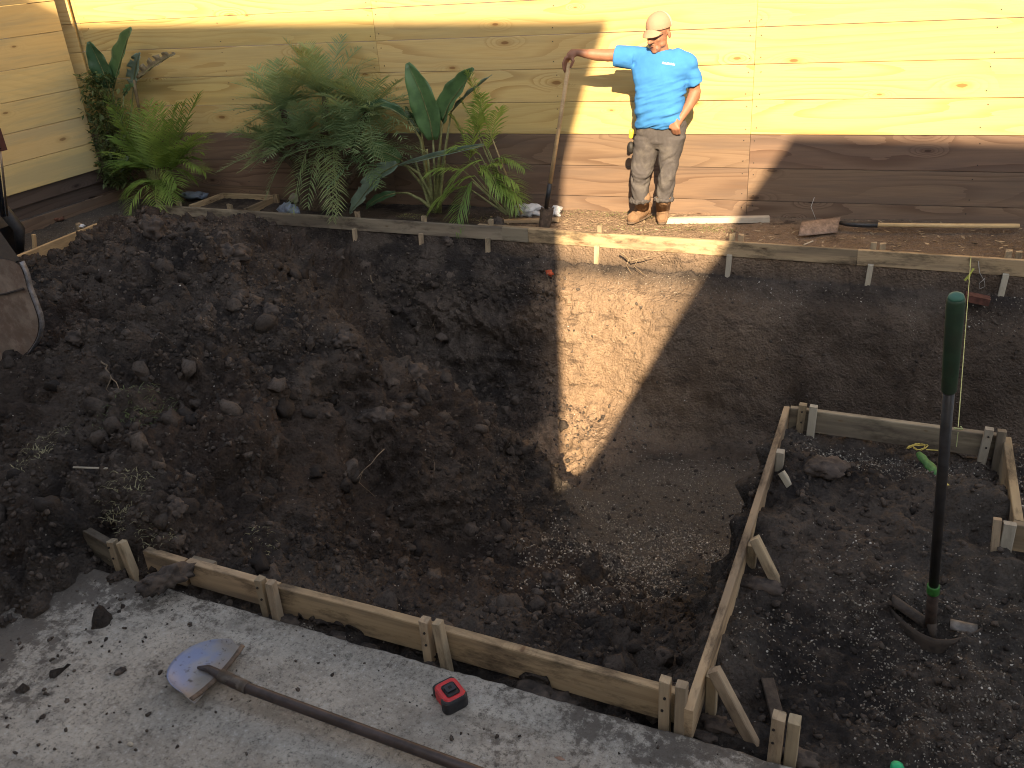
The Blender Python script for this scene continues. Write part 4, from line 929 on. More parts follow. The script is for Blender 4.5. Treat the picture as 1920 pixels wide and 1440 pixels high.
# ------------------------------------------------------------------ excavator at the left edge
ex = thing('mini_excavator', 'muddy steel bucket and black arm of a small digger at the left edge', 'excavator', (-6.0, 3.8, 0))
M_BUCKET = plain('rusty_bucket', (.32, .25, .20), .7, .25, var=.25, vs=9, bump=.5, bs=30, dirt=.75, dirtc=(.19, .125, .095), ds=7)
def bpt(x, y, v=3.9): return pv(x, y, v)
prof = [(-150, 470), (-60, 478), (10, 486), (34, 492), (44, 512), (50, 540), (60, 565), (70, 592), (73, 612), (68, 636), (52, 660), (30, 682), (4, 702), (-60, 735), (-150, 760)]
def plate(name, prof, v0, v1, mat, parent, th=.0):
    k_ = np.linspace(0, len(prof) - 1, 70); pa = np.array(prof, float); sx_, sy_ = np.interp(k_, range(len(prof)), pa[:, 0]), np.interp(k_, range(len(prof)), pa[:, 1])
    for _ in range(6): sx_[1:-1] = (sx_[:-2] + 2 * sx_[1:-1] + sx_[2:]) / 4; sy_[1:-1] = (sy_[:-2] + 2 * sy_[1:-1] + sy_[2:]) / 4
    prof = list(zip(sx_, sy_))
    A = [bpt(x, y, v0) for x, y in prof]; CAMP = np.array([0, 0, CAMH]); Bq = [a + (a - CAMP) / np.linalg.norm(a - CAMP) * .30 + np.array([-.25, 0, -.10]) for a in A]; n = len(A)
    rows_ = 9; v = []; f = []
    for j in range(rows_):
        t = j / (rows_ - 1); bulge = 0
        for a, b in zip(A, Bq): v.append(lerp(a, b, t))
    for j in range(rows_ - 1):
        for i in range(n - 1): q = j * n + i; f.append((q, q + 1, q + n + 1, q + n))
    f += [tuple(range(n))[::-1], tuple((rows_ - 1) * n + k for k in range(n))]; f.append(tuple(j * n for j in range(rows_))[::-1]); f.append(tuple(j * n + n - 1 for j in range(rows_)))
    o = mesh(name, v, f, mat, parent); return o
plate('bucket', prof, 3.10, 3.4, M_BUCKET, ex)
prof2 = [(x + 1.6, y) for x, y in prof[3:13]]
blade('wear_strip', lambda s, t: (lambda a: a + np.array([.004, (t * .03), 0]))(bpt(np.interp(s, np.linspace(-1, 1, len(prof2)), [p[0] for p in prof2]), np.interp(s, np.linspace(-1, 1, len(prof2)), [p[1] for p in prof2]), 3.095)), plain('bucket_edge', (.25, .25, .27), .5, .5, var=.2, dirt=.4), ex, 24, 3, .006)
MB().tube([bpt(-30, 556, 3.09), bpt(10, 551, 3.09), bpt(44, 541, 3.09)], .006, 8).build('weld_seam', plain('weld', (.05, .04, .035), .8), ex, True)
MB().tube([bpt(-40, 380, 4.6), bpt(8, 395, 4.6), bpt(36, 430, 4.6), bpt(38, 470, 4.6)], [.05, .05, .045, .03], 12).build('hose', M_BLK, ex, True)
MB().box(bpt(-4, 440, 4.6), (.26, .2, .30), Matrix.Rotation(.4, 4, 'Y')).box(bpt(-20, 470, 4.3), (.22, .2, .34), Matrix.Rotation(-.5, 4, 'Y')).build('linkage', plain('black_linkage', (.015, .016, .02), .5, .2, dirt=.3), ex)
MB().tube([bpt(-14, 255, 4.5), bpt(6, 405, 4.5)], .02, 14).build('hydraulic_rod', plain('chrome_rod', (.35, .42, .60), .18, 1., var=.05), ex, True)
MB().tube([bpt(-2, 255, 4.52), bpt(14, 405, 4.52)], .008, 10).build('guard_rod', plain('copper_rod', (.35, .28, .22), .35, .8, var=.1), ex, True)
MB().box(bpt(-3, 262, 4.5), (.06, .05, .16)).build('cylinder_end', plain('dark_red_steel', (.05, .012, .014), .5), ex)
tag(mesh('paper_scrap', [at(22, 420, .02), at(36, 424, .0), at(42, 440, .02), at(28, 432, .06)] + [at(22, 420, .015), at(36, 424, -.005), at(42, 440, .015), at(28, 432, .055)], [(0, 1, 2, 3), (7, 6, 5, 4), (0, 4, 5, 1), (1, 5, 6, 2), (2, 6, 7, 3), (3, 7, 4, 0)], plain('white_paper', (.7, .7, .68), .8)), 'crumpled white scrap beside the black digger arm', 'scrap')
#@@PART3
# ------------------------------------------------------------------ plants
def safe(p, m=.012):
    lim = fence_v(p[0]) - m
    if p[1] > lim: p = np.array([p[0], lim - .3 * 0, p[2]])
    if p[0] < -8.20 and p[1] < 7.06: p = np.array([-8.19, p[1], p[2]])
    return p
def frond(parent, mat, base, d, L, droop, n=34, ll=.17, lw=.011, up=.35, fwd=.55, sag=.25, rach=.005, start=.18, name='frond', curl=0.):
    base = np.array(base, float); d = np.array(d, float); d = d / np.linalg.norm(d)
    def P(t): return base + d * L * t + np.array([0, 0, -1]) * droop * L * t * t
    m = MB(); pts = [P(t) for t in np.linspace(0, 1, 9)]
    m.tube([safe(p) for p in pts], [rach * (1 - .8 * k / 8) for k in range(9)], 4, False)
    sv = np.cross(d, [0, 0, 1.]); sv = sv / np.linalg.norm(sv) + 1e-6
    if np.linalg.norm(np.cross(d, [0, 0, 1])) < .1: sv = np.array([1., 0, 0])
    for k in range(n):
        t = start + (1 - start) * (k + random.uniform(-.3, .3)) / (n - 1); t = min(max(t, start), 1)
        p = P(t); tg = P(min(1, t + .03)) - P(t - .03); tg /= np.linalg.norm(tg); nu = np.cross(sv, tg)
        l = ll * (math.sin(math.pi * (.12 + .80 * (t - start) / (1 - start))) ** .7) * random.uniform(.85, 1.12)
        for s in (-1, 1):
            dr = sv * s * (1 - fwd * .6 + random.uniform(-.08, .08)) + tg * (fwd + .5 * max(0, t - .7)) + nu * (up + random.uniform(-.14, .14)); dr /= np.linalg.norm(dr)
            wv = np.cross(dr, nu + sv * s * .4); wv /= np.linalg.norm(wv) + 1e-6
            a = p; b = p + dr * l * .45 - np.array([0, 0, sag * l * .15]); c = p + dr * l - np.array([0, 0, sag * l])
            w_ = lw * random.uniform(.8, 1.15)
            m.add([safe(q) for q in (a - wv * w_ * .25, a + wv * w_ * .25, b + wv * w_ * .5, b - wv * w_ * .5, c)], [(0, 1, 2, 3), (3, 2, 4)])
    return m.build(name, mat, parent)
def paddle(parent, mat, pts, wd, fold=.35, roll=0., name='leaf', stem=None, wave=.012, side=None, tear=0, curlin=0.):
    """banana-like leaf: pts = midrib; wd = half width; fold = how far the halves lift"""
    pts = [np.array(p, float) for p in pts]; seg = np.concatenate([[0], np.cumsum([np.linalg.norm(b - a) for a, b in zip(pts[:-1], pts[1:])])]); seg /= seg[-1]
    def P(t): return np.array([np.interp(t, seg, [p[k] for p in pts]) for k in range(3)])
    nt, ns = 17, 9; v = []; N0 = np.array(side if side is not None else (0, -1., .2), float); N0 /= np.linalg.norm(N0)
    for i in range(nt):
        t = i / (nt - 1); p = P(t); tg = P(min(1, t + .04)) - P(max(0, t - .04)); tg /= np.linalg.norm(tg)
        sv = np.cross(tg, N0); sv /= np.linalg.norm(sv); nn = np.cross(sv, tg)
        q = math.sin(math.pi * min(1, .04 + t * .94) ** .85) ** .62
        for k in range(ns):
            s = (k / (ns - 1)) * 2 - 1; a = fold * (1 + curlin * t); x = wd * q * abs(s)
            ed = wave * math.sin(t * 21 + s * 3) * abs(s) ** 2
            v.append(safe(p + sv * math.copysign(x * math.cos(a), s) + nn * (x * math.sin(a) + ed) - nn * .006 * (1 - abs(s))))
    f = [(i * ns + k, i * ns + k + 1, (i + 1) * ns + k + 1, (i + 1) * ns + k) for i in range(nt - 1) for k in range(ns - 1) if not (tear and (i % tear == tear - 1) and (k in (0, 1, ns - 2)))]
    o = mesh(name, v, f, mat, parent, True); sd = o.modifiers.new('t', 'SOLIDIFY'); sd.thickness = .0015
    rb = MB().tube([safe(P(t) + N0 * .003) for t in np.linspace(0, .97, 9)], [.007 * (1 - .8 * t) for t in np.linspace(0, 1, 9)], 5).build('midrib', M_STEM, o, True)
    if stem is not None:
        sp = [np.array(q_, float) for q_ in stem] + [pts[0]]; n = len(sp)
        MB().tube([safe(q_) for q_ in sp], list(np.linspace(.020, .008, n)), 7).build('petiole', M_STEM, parent, True)
    return o
L_ = 7.12
def pl(x, y, v=L_): return pv(x, y, v)
# large date palm with several crowns
dp = thing('date_palm', 'big bushy date palm with many feathery dark green fronds against the fence', 'palm', tuple(pl(600, 392)))
tr = MB()
heads = [(pl(530, 205, 7.0), 28, .60), (pl(610, 180, 7.08), 32, .66), (pl(690, 210, 7.02), 28, .60), (pl(570, 262, 6.97), 26, .62), (pl(655, 275, 6.98), 26, .62), (pl(525, 285, 7.05), 22, .60), (pl(705, 280, 7.05), 16, .55)]
for h, n, L in heads:
    b0 = pl(600 + random.uniform(-30, 30), 392); tr.tube([b0, lerp(b0, h, .5) + (.03, 0, 0), h], [.05, .045, .03], 8)
    for k in range(n):
        az = 2 * math.pi * (k + random.random() * .6) / n; el = random.uniform(-.2, 1.3)
        d = np.array([math.cos(az) * math.cos(el), math.sin(az) * math.cos(el) * .75 - .12, math.sin(el)])
        frond(dp, M_DATE if random.random() < .7 else M_DATEY, h, d, L * random.uniform(.8, 1.1), random.uniform(.15, .42), n=19, ll=.19, lw=.0105, up=.25, fwd=.5, start=.10, sag=.08)
for x, y, dx, dz in ((470, 330, -.4, -.3), (560, 330, -.1, -.7), (640, 320, .15, -.7), (700, 300, .5, -.5), (600, 320, 0, -.6), (520, 340, -.3, -.6), (600, 345, .2, -.8), (650, 340, .0, -.9), (470, 280, -.7, .1), (490, 310, -.6, -.1), (740, 230, .7, .1), (735, 270, .7, -.1)):
    frond(dp, M_DATEY, pl(lerp((610, 0, 0), (x, 0, 0), .5)[0], 265, 6.95), (dx, -.30, dz + .45), .44, .72, n=18, ll=.18, lw=.010, fwd=.5, sag=.25)
tr.build('trunk', M_TRUNK, dp)
# areca palm at the left
ar = thing('areca_palm', 'yellow green areca palm with arching fronds in front of the corner', 'palm', tuple(pl(300, 378)))
ab = pl(298, 378, 7.0)
for tx, ty, bend in ((195, 165, .15), (215, 215, .2), (330, 190, .1), (375, 165, .12), (300, 195, .05), (398, 228, .35), (392, 262, .45), (350, 215, .15), (190, 275, .4), (215, 310, .5), (385, 300, .55), (260, 205, .1), (360, 335, .7), (250, 330, .6), (280, 185, .08), (350, 262, .3), (200, 235, .3), (235, 260, .3), (395, 310, .6), (330, 345, .7), (225, 345, .6), (370, 240, .25), (240, 180, .1), (265, 240, .15), (315, 225, .1), (345, 185, .1), (205, 190, .15), (285, 300, .4), (195, 300, .5), (400, 245, .35), (385, 280, .5), (250, 300, .4), (320, 280, .3)):
    mid = pl(298 + (tx - 298) * .25, 318, 6.98); tp = pl(tx, ty, 6.95 + random.uniform(-.12, .18)); d = tp - mid; L = np.linalg.norm(d)
    MB().tube([ab + (random.uniform(-.04, .04), 0, 0), lerp(ab, mid, .5) + (0, 0, .02), mid], [.008, .006, .005], 5).build('stalk', M_STEM, ar)
    dd = d / L + np.array([0, 0, bend]); frond(ar, M_ARECA, mid, dd, L * 1.02, bend, n=24, ll=.25, lw=.013, up=.22, fwd=.6, start=.05, sag=.22)
for tx, ty in ((215, 365), (240, 350), (375, 360), (350, 350), (300, 372), (270, 365), (335, 368), (190, 350)):
    m0 = pl(296 + random.uniform(-8, 8), 345, 6.95); t0 = pl(tx, ty, 6.80); frond(ar, M_ARECA, m0, (t0 - m0) / np.linalg.norm(t0 - m0) + np.array([0, -.2, .75]), .42, .75, n=20, ll=.2, lw=.013, up=.2, fwd=.6, start=.02, sag=.3)
# small areca at the right of the paddle plant
a2 = thing('small_areca_palm', 'loose yellow green areca palm left of the leaning shovel', 'palm', tuple(pl(960, 400)))
for bx, mx, my, tx, ty, bend, L in ((978, 915, 240, 893, 168, .1, .55), (960, 900, 290, 848, 268, .5, .34), (955, 905, 300, 862, 350, .7, .36), (965, 920, 330, 985, 345, .6, .34), (968, 925, 300, 990, 310, .5, .36), (950, 890, 330, 850, 375, .7, .34), (962, 905, 260, 870, 190, .1, .42), (955, 900, 310, 925, 350, .8, .3), (960, 895, 250, 905, 185, .1, .4), (965, 930, 340, 960, 385, .8, .28), (955, 880, 280, 855, 225, .2, .4), (960, 880, 300, 900, 215, .1, .5), (965, 915, 280, 940, 200, .1, .45), (950, 870, 320, 840, 320, .4, .36), (960, 900, 330, 940, 300, .4, .4), (970, 930, 350, 985, 375, .6, .3), (955, 885, 340, 880, 390, .8, .3), (950, 875, 350, 835, 380, .6, .36)):
    b0, m0, t0 = pl(bx, 402, 7.08), pl(mx, my, 7.05), pl(tx, ty, 7.0)
    MB().tube([b0, lerp(b0, m0, .5), m0], [.011, .009, .005], 6).build('stalk', M_DEADFROND if bx > 970 else M_STEM, a2)
    frond(a2, M_ARECA, m0, (t0 - m0) / np.linalg.norm(t0 - m0) + np.array([0, -.1, bend]), L, bend, n=22, ll=.21, lw=.012, up=.15, fwd=.6, start=.03, sag=.3)
# bird of paradise with big paddle leaves
bp = thing('bird_of_paradise', 'plant with upright paddle leaves and folded drooping leaves beside the date palm', 'plant', tuple(pl(820, 400)))
g = pl(818, 398, 7.08)
paddle(bp, M_PADDLE, [pl(812, 262, 7.05), pl(806, 225, 7.04), pl(790, 175, 7.0), pl(764, 118, 6.97)], .13, .38, stem=[g, pl(815, 330, 7.07)], side=(.25, -1, .25))
paddle(bp, M_PADDLE, [pl(830, 228, 7.05), pl(842, 195, 7.03), pl(868, 160, 7.0), pl(888, 128, 6.96)], .12, .5, stem=[g, pl(822, 320, 7.07), pl(826, 260, 7.07)], side=(-.3, -1, .3), curlin=.5)
paddle(bp, M_PADDLEG, [pl(846, 210, 7.03), pl(872, 182, 7.0), pl(900, 158, 6.98), pl(922, 140, 6.96)], .028, 1.2, stem=[g, pl(832, 300, 7.07)], side=(0, -1, .6))
paddle(bp, M_PADDLE, [pl(765, 225, 7.05), pl(735, 205, 7.0), pl(705, 198, 6.97), pl(668, 208, 6.93)], .065, .8, stem=[g, pl(800, 330, 7.08), pl(788, 260, 7.07)], side=(0, -.6, 1))
paddle(bp, M_PADDLE, [pl(752, 300, 7.05), pl(730, 290, 7.0), pl(705, 280, 6.97), pl(680, 282, 6.94)], .085, .3, stem=[g, pl(790, 345, 7.07)], side=(0, -.8, .7))
paddle(bp, M_PADDLEG, [pl(908, 272, 6.95), pl(850, 285, 6.93), pl(795, 298, 6.92), pl(742, 312, 6.92)], .045, 1.0, side=(0, -1, .5), wave=.004)
paddle(bp, M_PADDLEG, [pl(745, 308, 6.92), pl(715, 325, 6.9), pl(690, 355, 6.88), pl(655, 400, 6.86)], .10, .45, stem=[g, pl(805, 360, 7.05), pl(785, 325, 7.0), pl(765, 312, 6.95)], side=(-.3, -1, .5), tear=5)
paddle(bp, M_PADDLE, [pl(742, 362, 7.0), pl(720, 368, 6.95), pl(700, 378, 6.93), pl(685, 392, 6.92)], .045, .5, stem=[g, pl(790, 375, 7.03), pl(765, 362, 7.0)], side=(0, -1, .5))
paddle(bp, M_PADDLE, [pl(790, 250, 7.15), pl(775, 225, 7.18), pl(760, 200, 7.18)], .05, .4, stem=[g, pl(800, 320, 7.12)], side=(0, -1, 0))
for x, y in ((778, 330), (800, 310), (834, 330), (790, 370)): MB().tube([g + (random.uniform(-.05, .05), 0, 0), pl((x + 818) / 2, (y + 398) / 2, 7.06), pl(x, y - 30, 7.06)], [.022, .015, .010], 7).build('petiole', M_STEM, bp, True)
# banana leaves in the corner
bn = thing('banana_plant', 'upright banana leaves and torn leaves standing in the fence corner', 'plant', tuple(pl(215, 350, 7.15)))
g = pl(222, 350, 7.15)
paddle(bn, M_PADDLE, [pl(212, 165, 7.12), pl(222, 130, 7.1), pl(235, 85, 7.06), pl(246, 52, 7.03)], .125, .45, stem=[g, pl(215, 250, 7.14)], side=(-.4, -1, .2))
paddle(bn, M_PADDLE, [pl(205, 165, 7.1), pl(192, 130, 7.07), pl(178, 100, 7.04), pl(166, 78, 7.0)], .115, .5, stem=[g, pl(212, 260, 7.12)], side=(.5, -1, .3))
paddle(bn, M_PADDLEG, [pl(250, 165, 7.18), pl(252, 140, 7.16), pl(256, 120, 7.14), pl(262, 98, 7.12)], .085, .5, stem=[g, pl(243, 250, 7.18)], side=(.2, -1, .2), tear=4)
paddle(bn, plain('torn_leaf', (.19, .16, .10), .7, var=.3), [pl(258, 150, 7.12), pl(280, 130, 7.08), pl(302, 115, 7.04), pl(328, 100, 7.0)], .085, .7, side=(0, -1, .6), tear=3)
paddle(bn, M_PADDLE, [pl(232, 178, 7.1), pl(240, 165, 7.06), pl(250, 158, 7.04)], .04, .3, stem=[g], side=(0, -1, .4))
MB().tube([pl(262, 210, 7.15), pl(254, 170, 7.15), pl(252, 150, 7.15)], [.012, .02, .016], 7).build('petiole', plain('dry_petiole', (.22, .17, .10), .8), bn, True)
# shrub of small leaves in the corner
sb_ = thing('corner_shrub', 'small leaved climbing shrub filling the dark corner behind the areca palm', 'shrub', tuple(pl(190, 340, 7.05)))
m = MB(); st = MB()
for k in range(26):
    x0, y0 = random.uniform(165, 215), random.uniform(140, 330); st.tube([pl(205, 345, 7.1), pl((205 + x0) / 2, (345 + y0) / 2, 7.08), pl(x0, y0, 7.05)], [.008, .005, .003], 5)
for k in range(1500):
    y = random.uniform(135, 345); cx = np.interp(y, [135, 180, 250, 345], [178, 185, 200, 215]); x = random.gauss(cx, 15 + (y > 200) * 4)
    p = safe(pl(x, y, random.uniform(6.92, 7.2)), .05); a = random.uniform(0, 6.28); b = random.uniform(-.9, .6)
    d = np.array([math.cos(a) * math.cos(b), math.sin(a) * math.cos(b), math.sin(b)]); sv = np.cross(d, [random.uniform(-.5, .5), random.uniform(-.5, .5), 1.]); sv = sv / np.linalg.norm(sv); l = random.uniform(.04, .10)
    m.add([p, p + d * l * .5 + sv * l * .22, p + d * l - (0, 0, .01), p + d * l * .5 - sv * l * .22], [(0, 1, 2, 3)])
lo = m.build('leaves', M_SHRUB, sb_); lo['kind'] = 'stuff'; st.build('stems', M_STEM, sb_)
# a low broad leaf clump between shrub and areca
paddle(ar, M_PADDLEG, [pl(225, 320, 7.0), pl(232, 305, 6.97), pl(240, 295, 6.95)], .06, .2, side=(0, -1, .6), name='low_leaf')

# ------------------------------------------------------------------ loose soil clods (uncountable) and the big lumps one can pick out
def cams(px, py, z): return at(px, py, z)
def visible_uv(n, u0, u1, v0, v1): return rs.uniform(u0, u1, n), rs.uniform(v0, v1, n)
def lumps_base(k, sub, amp, seed):
    out = []
    for i in range(k):
        v, f = ico(sub); v = v * np.array([1., random.uniform(.7, 1), random.uniform(.55, .85)])
        dn = fbm(v * 1.6 + i * 9.1, 3, seed + i); dn2 = worley(v * 1.7 + i * 3.3, seed + 40 + i)
        v = v * (1 + amp * dn + (.45 - dn2) * amp * .8)[:, None]; out.append((v.astype(np.float32), np.array(f, np.int32)))
    return out
def rand_rot(n):
    q = rs.normal(size=(n, 4)); q /= np.linalg.norm(q, axis=1, keepdims=True); w_, x, y, z = q.T
    return np.stack([1 - 2 * (y * y + z * z), 2 * (x * y - z * w_), 2 * (x * z + y * w_), 2 * (x * y + z * w_), 1 - 2 * (x * x + z * z), 2 * (y * z - x * w_), 2 * (x * z - y * w_), 2 * (y * z + x * w_), 1 - 2 * (x * x + y * y)], 1).reshape(n, 3, 3)
def scatter(name, bases, pos, nrm, size, mat, sink=.35, smooth=True):
    n = len(pos); Rm = rand_rot(n); which = rs.randint(0, len(bases), n); Vs = []; Fs = []; off = 0
    for b, (bv_, bf_) in enumerate(bases):
        ii = np.where(which == b)[0]
        if len(ii) == 0: continue
        V = np.einsum('nij,kj->nki', Rm[ii], bv_) * size[ii][:, None, None] + (pos[ii] + nrm[ii] * (size[ii] * (.5 - sink))[:, None])[:, None, :]
        Fx = bf_[None] + (np.arange(len(ii)) * len(bv_))[:, None, None] + off; off += len(ii) * len(bv_); Vs.append(V.reshape(-1, 3)); Fs.append(Fx.reshape(-1, bf_.shape[1]))
    return np_mesh(name, np.concatenate(Vs), np.concatenate(Fs), mat, None, smooth)
def zone_val(A, u, v):
    i = np.clip(np.searchsorted(GU, u) - 1, 0, nx - 2); j = np.clip(np.searchsorted(GV, v) - 1, 0, ny - 2); return A[j, i]
def keep_clear(u, v, pad):    # nothing through boards or under the slab
    ok = ~((np.abs(v - (FORM_NEAR + .018)) < .02 + pad) & (u > -3.3) & (u < -.4)); ok &= ~((np.abs(u - SIDE_U) < .03 + pad) & (v > 2.0) & (v < 4.2)); ok &= ~((np.abs(v - TOP_V - .02) < .03 + pad) & (u > -.46) & (u < .6))
    ok &= ~((np.abs(v - FORM_FAR + .0) < .05 + pad) & (u > -7.4)); return ok
clb = lumps_base(6, 2, .62, 300); cls = lumps_base(6, 1, .6, 400); clm = lumps_base(6, 2, .6, 700)
# biggish clods
n = 30000; u, v = visible_uv(n, -7.3, -.3, 1.9, 6.75)
dens = zone_val(np.where((loose > .8), .75, 0) * sst(-.25, .35, fbm(P0 * 1.5, 3, 44)) + (loose > .8) * .08, u, v); ok = (rs.rand(n) < dens * .24) & keep_clear(u, v, .03) & ~((v < 2.1) & (u > -3.2))
u, v = u[ok], v[ok]; p, nn_ = sample(u, v); sz = .012 + .050 * rs.rand(len(u)) ** 3.4
ob = scatter('soil_clods', clb, p, nn_, sz, M_CLOD, .45, False); tag(ob, 'loose dark clods of clay lying all over the soil heap', 'soil clods', kind='stuff')
n = 74000; u, v = visible_uv(n, -7.3, 1.4, 1.2, 6.75)
dens = zone_val(np.clip(loose, 0, 1) * (.35 + sst(-.3, .4, fbm(P0 * 2.5, 3, 47))), u, v); ok = (rs.rand(n) < dens * .8) & keep_clear(u, v, .01) & ~((v < 2.06) & (u > -2.9))
u, v = u[ok], v[ok]; p, nn_ = sample(u, v); sz = .004 + .016 * rs.rand(len(u)) ** 2
ob = scatter('soil_crumbs', cls, p, nn_, sz, M_CLOD, .35, False); tag(ob, 'fine crumbs of dark soil strewn between the clods', 'soil crumbs', kind='stuff')
# a few lumps big enough to point at
BIG = [(1545, 882, -.07, .115, 'flat_clod', 'flat brown slab of clay lying inside the bump by its back left stakes', (1.0, .8, .38)), (1190 - 10, 1085, -1.1, .06, 'clay_lump', 'rounded clay lump at the foot of the slope above the gravel', (1, .9, .85)),
       (430, 478, .42, .15, 'clay_lump', 'large cracked clay lump on top of the heap near the far form', (1.1, .8, .7)), (300, 470, .36, .13, 'clay_lump', 'tall brown clay lump at the left crest of the heap', (.8, .9, 1.0)),
       (840, 435, -.1, .085, 'clay_lump', 'clay lump resting against the far form below the bird of paradise', (1.2, .7, .6)), (390, 600, .32, .09, 'clay_lump', 'grey brown clay lump standing on the middle of the heap', (.8, .8, 1.)),
       (645, 640, .15, .10, 'clay_lump', 'rough clay lump on the ridge right of the heap', (1, .8, .7)), (770, 690, -.2, .11, 'clay_lump', 'clay lump on the ridge above the dark hollow', (1, .9, .8)), (955, 700, -.7, .10, 'clay_lump', 'pointed clay lump at the end of the ridge left of the sunlit wedge', (.7, .8, 1.)),
       (290, 640, .36, .10, 'clay_lump', 'reddish clay lump left of the heap centre', (1.2, .8, .7)), (340, 985, .1, .055, 'clay_lump', 'small round clod above the near form stakes at the left', (1, .9, .9)),
       (310, 1085, -.02, .085, 'clay_lump', 'dark clod of soil dropped over the near form board beside its left gap', (1.4, .8, .7)), (225, 1258, SLAB_Z + .005, .026, 'slab_clod', 'flat dark clod on the slab left of the round shovel blade', (1.1, .8, .4)),
       (190, 1090, .02, .09, 'clay_lump', 'soil lump at the left end of the slab next to the first stake pair', (1.2, 1, .6)), (510, 600, .3, .09, 'clay_lump', 'brown clay lump between the heap crest and the ridge', (1.1, .9, .7)), (150, 640, .34, .08, 'clay_lump', 'dull clod on the heap right of the excavator bucket', (1.2, .9, .7)),
       (1040, 1100, -.8, .075, 'clay_lump', 'pale clay lump half way down the slope in front of the gravel', (1, .8, 1.)), (700, 745, -.15, .09, 'clay_lump', 'crumbling clay lump in front of the ridge', (1.2, .9, .6))]
M_SOILLUMP = plain('lump_soil', (.052, .042, .037), .95, var=.5, vs=14, bump=1., bs=40, dirt=.6, dirtc=(.095, .073, .058))
M_BROWNCLOD = plain('brown_clay', (.060, .047, .040), .95, var=.45, vs=14, bump=1., bs=40)
for (x, y, z, r, nm, lb, sc3) in BIG:
    p = at(x, y, z)
    if nm != 'slab_clod':
        g_ = gz(p[0], p[1]); p = at(x, y, (g_ + z) / 2 if abs(g_ - z) < .4 else g_)
        p = np.array([p[0], p[1], gz(p[0], p[1]) + r * .12]) if (x, y) != (310, 1085) else at(x, y, -.01)
    vv, ff = ico(4); vv = vv * np.array(sc3); sd = int(x)
    vv = vv * (1 + .30 * fbm(vv * 1.5 + sd, 4, sd) + .55 * (.45 - worley(vv * 2.4 + sd, sd + 1)) + .22 * (.45 - worley(vv * 6 + sd, sd + 4)) + .06 * fbm(vv * 9, 3, sd + 2))[:, None]
    ca_, sa_ = math.cos(sd), math.sin(sd); vv = vv @ np.array([[ca_, -sa_, 0], [sa_, ca_, 0], [0, 0, 1]])
    o = np_mesh(nm, vv * r * .85, ff, M_BROWNCLOD if nm == 'flat_clod' else M_SOILLUMP, None, True); o.location = p; tag(o, lb, 'clod', 'big clods on the heap' if nm == 'clay_lump' else None)
for i, (px, py) in enumerate(((232, 1075), (500, 1160), (545, 1150), (700, 1200), (812, 1250), (1010, 1310), (1255, 1380), (1345, 1352), (1420, 1105), (1320, 1370), (1500, 1425), (1040, 1245 + 78), (640, 1190))):
    p = at(px, py, -.15); vv, ff = ico(3); sd = 900 + i; r = .028 + .014 * (i % 3)
    vv = vv * np.array([1.5, .8, .5]); vv = vv * (1 + .35 * fbm(vv * 1.7 + sd, 4, sd) + .5 * (.45 - worley(vv * 3 + sd, sd + 1)))[:, None]
    p[1] = min(max(p[1], 2.035), 2.06) if px < 1280 else p[1]
    o = np_mesh('foot_clod', vv * r, ff, M_SOILLUMP, None, True); o.location = (p[0], p[1], gz(p[0], p[1]) + r * .15)
    tag(o, ['small muddy clod at the foot of the leftmost near stakes', 'small clod at the left foot of the second stake pair', 'small clod just right of the second stake pair', 'small clod under the near form right of the second stakes', 'small clod at the feet of the third stake pair', 'small clod under the near form right of the tape measure', 'small clod at the foot of the corner stakes by the slab', 'muddy clod between the side form and its nearest leaning stake', 'muddy clod at the foot of the far leaning side stake', 'muddy clod where the nearest leaning side stake meets the ground', 'small clod at the right foot of the lone stake pair', 'small clod on the slab side half way to the corner stakes', 'small clod under the near form left of the third stakes'][i], 'clod', 'clods at the feet of the form boards')
# ------------------------------------------------------------------ gravel
pb_ = [(v * np.array([1., .8, .6], np.float32), f) for v, f in lumps_base(6, 1, .4, 500)]
def gravel(name, label, rects, smin, smax, sink=.3, mat=M_PEB):
    U_, V_ = [], []
    for (u0, u1, v0, v1, n, soft, sd) in rects:
        u, v = rs.uniform(u0, u1, n), rs.uniform(v0, v1, n); q = np.stack([u, v, u * 0], 1)
        e = np.minimum.reduce([u - u0, u1 - u, v - v0, v1 - v]) / max(soft, 1e-3) + .8 * fbm(q * 2.2, 3, sd) ; ok = (rs.rand(n) < np.clip(e, 0, 1)) & (fbm(q * 3.5, 3, sd + 3) > -.45) & keep_clear(u, v, .0)
        U_.append(u[ok]); V_.append(v[ok])
    u, v = np.concatenate(U_), np.concatenate(V_); p, nn_ = sample(u, v); sz = smin + (smax - smin) * rs.rand(len(u)) ** 1.8
    o = scatter(name, pb_, p, nn_, sz, mat, sink, False); return tag(o, label, 'gravel', kind='stuff')
M_PEBW = pebble_mat('pale_pebbles', (.12, .10, .08), (.24, .205, .165), (.36, .32, .265), (.62, .58, .52))
gravel('pit_gravel', 'pale gravel and shell spread over the floor of the pit', [(-1.9, -.5, 3.1, 4.9, 16000, .5, 511)], .004, .0115, .35, M_PEBW)
gravel('floor_gravel', 'finer grey gravel over the back of the pit floor', [(-2.0, -.5, 4.2, 6.2, 9000, .5, 512), (-.5, 1.6, 4.5, 6.2, 2500, .5, 513)], .003, .009, .35)
gravel('bump_gravel', 'grey gravel scattered through the dark soil of the bump', [(-.4, 1.6, 1.95, 3.4, 11000, .3, 520), (-.1, 1.5, 2.0, 2.9, 3500, .2, 523), (-.40, .54, 3.80, 4.14, 2600, .06, 521)], .0022, .0075)
gravel('shelf_gravel', 'gravel on the low shelf right of the bump form boards', [(.6, 2.2, 3.5, 4.9, 8000, .12, 530), (.6, 2.2, 2.6, 3.44, 7000, .12, 531)], .004, .010)
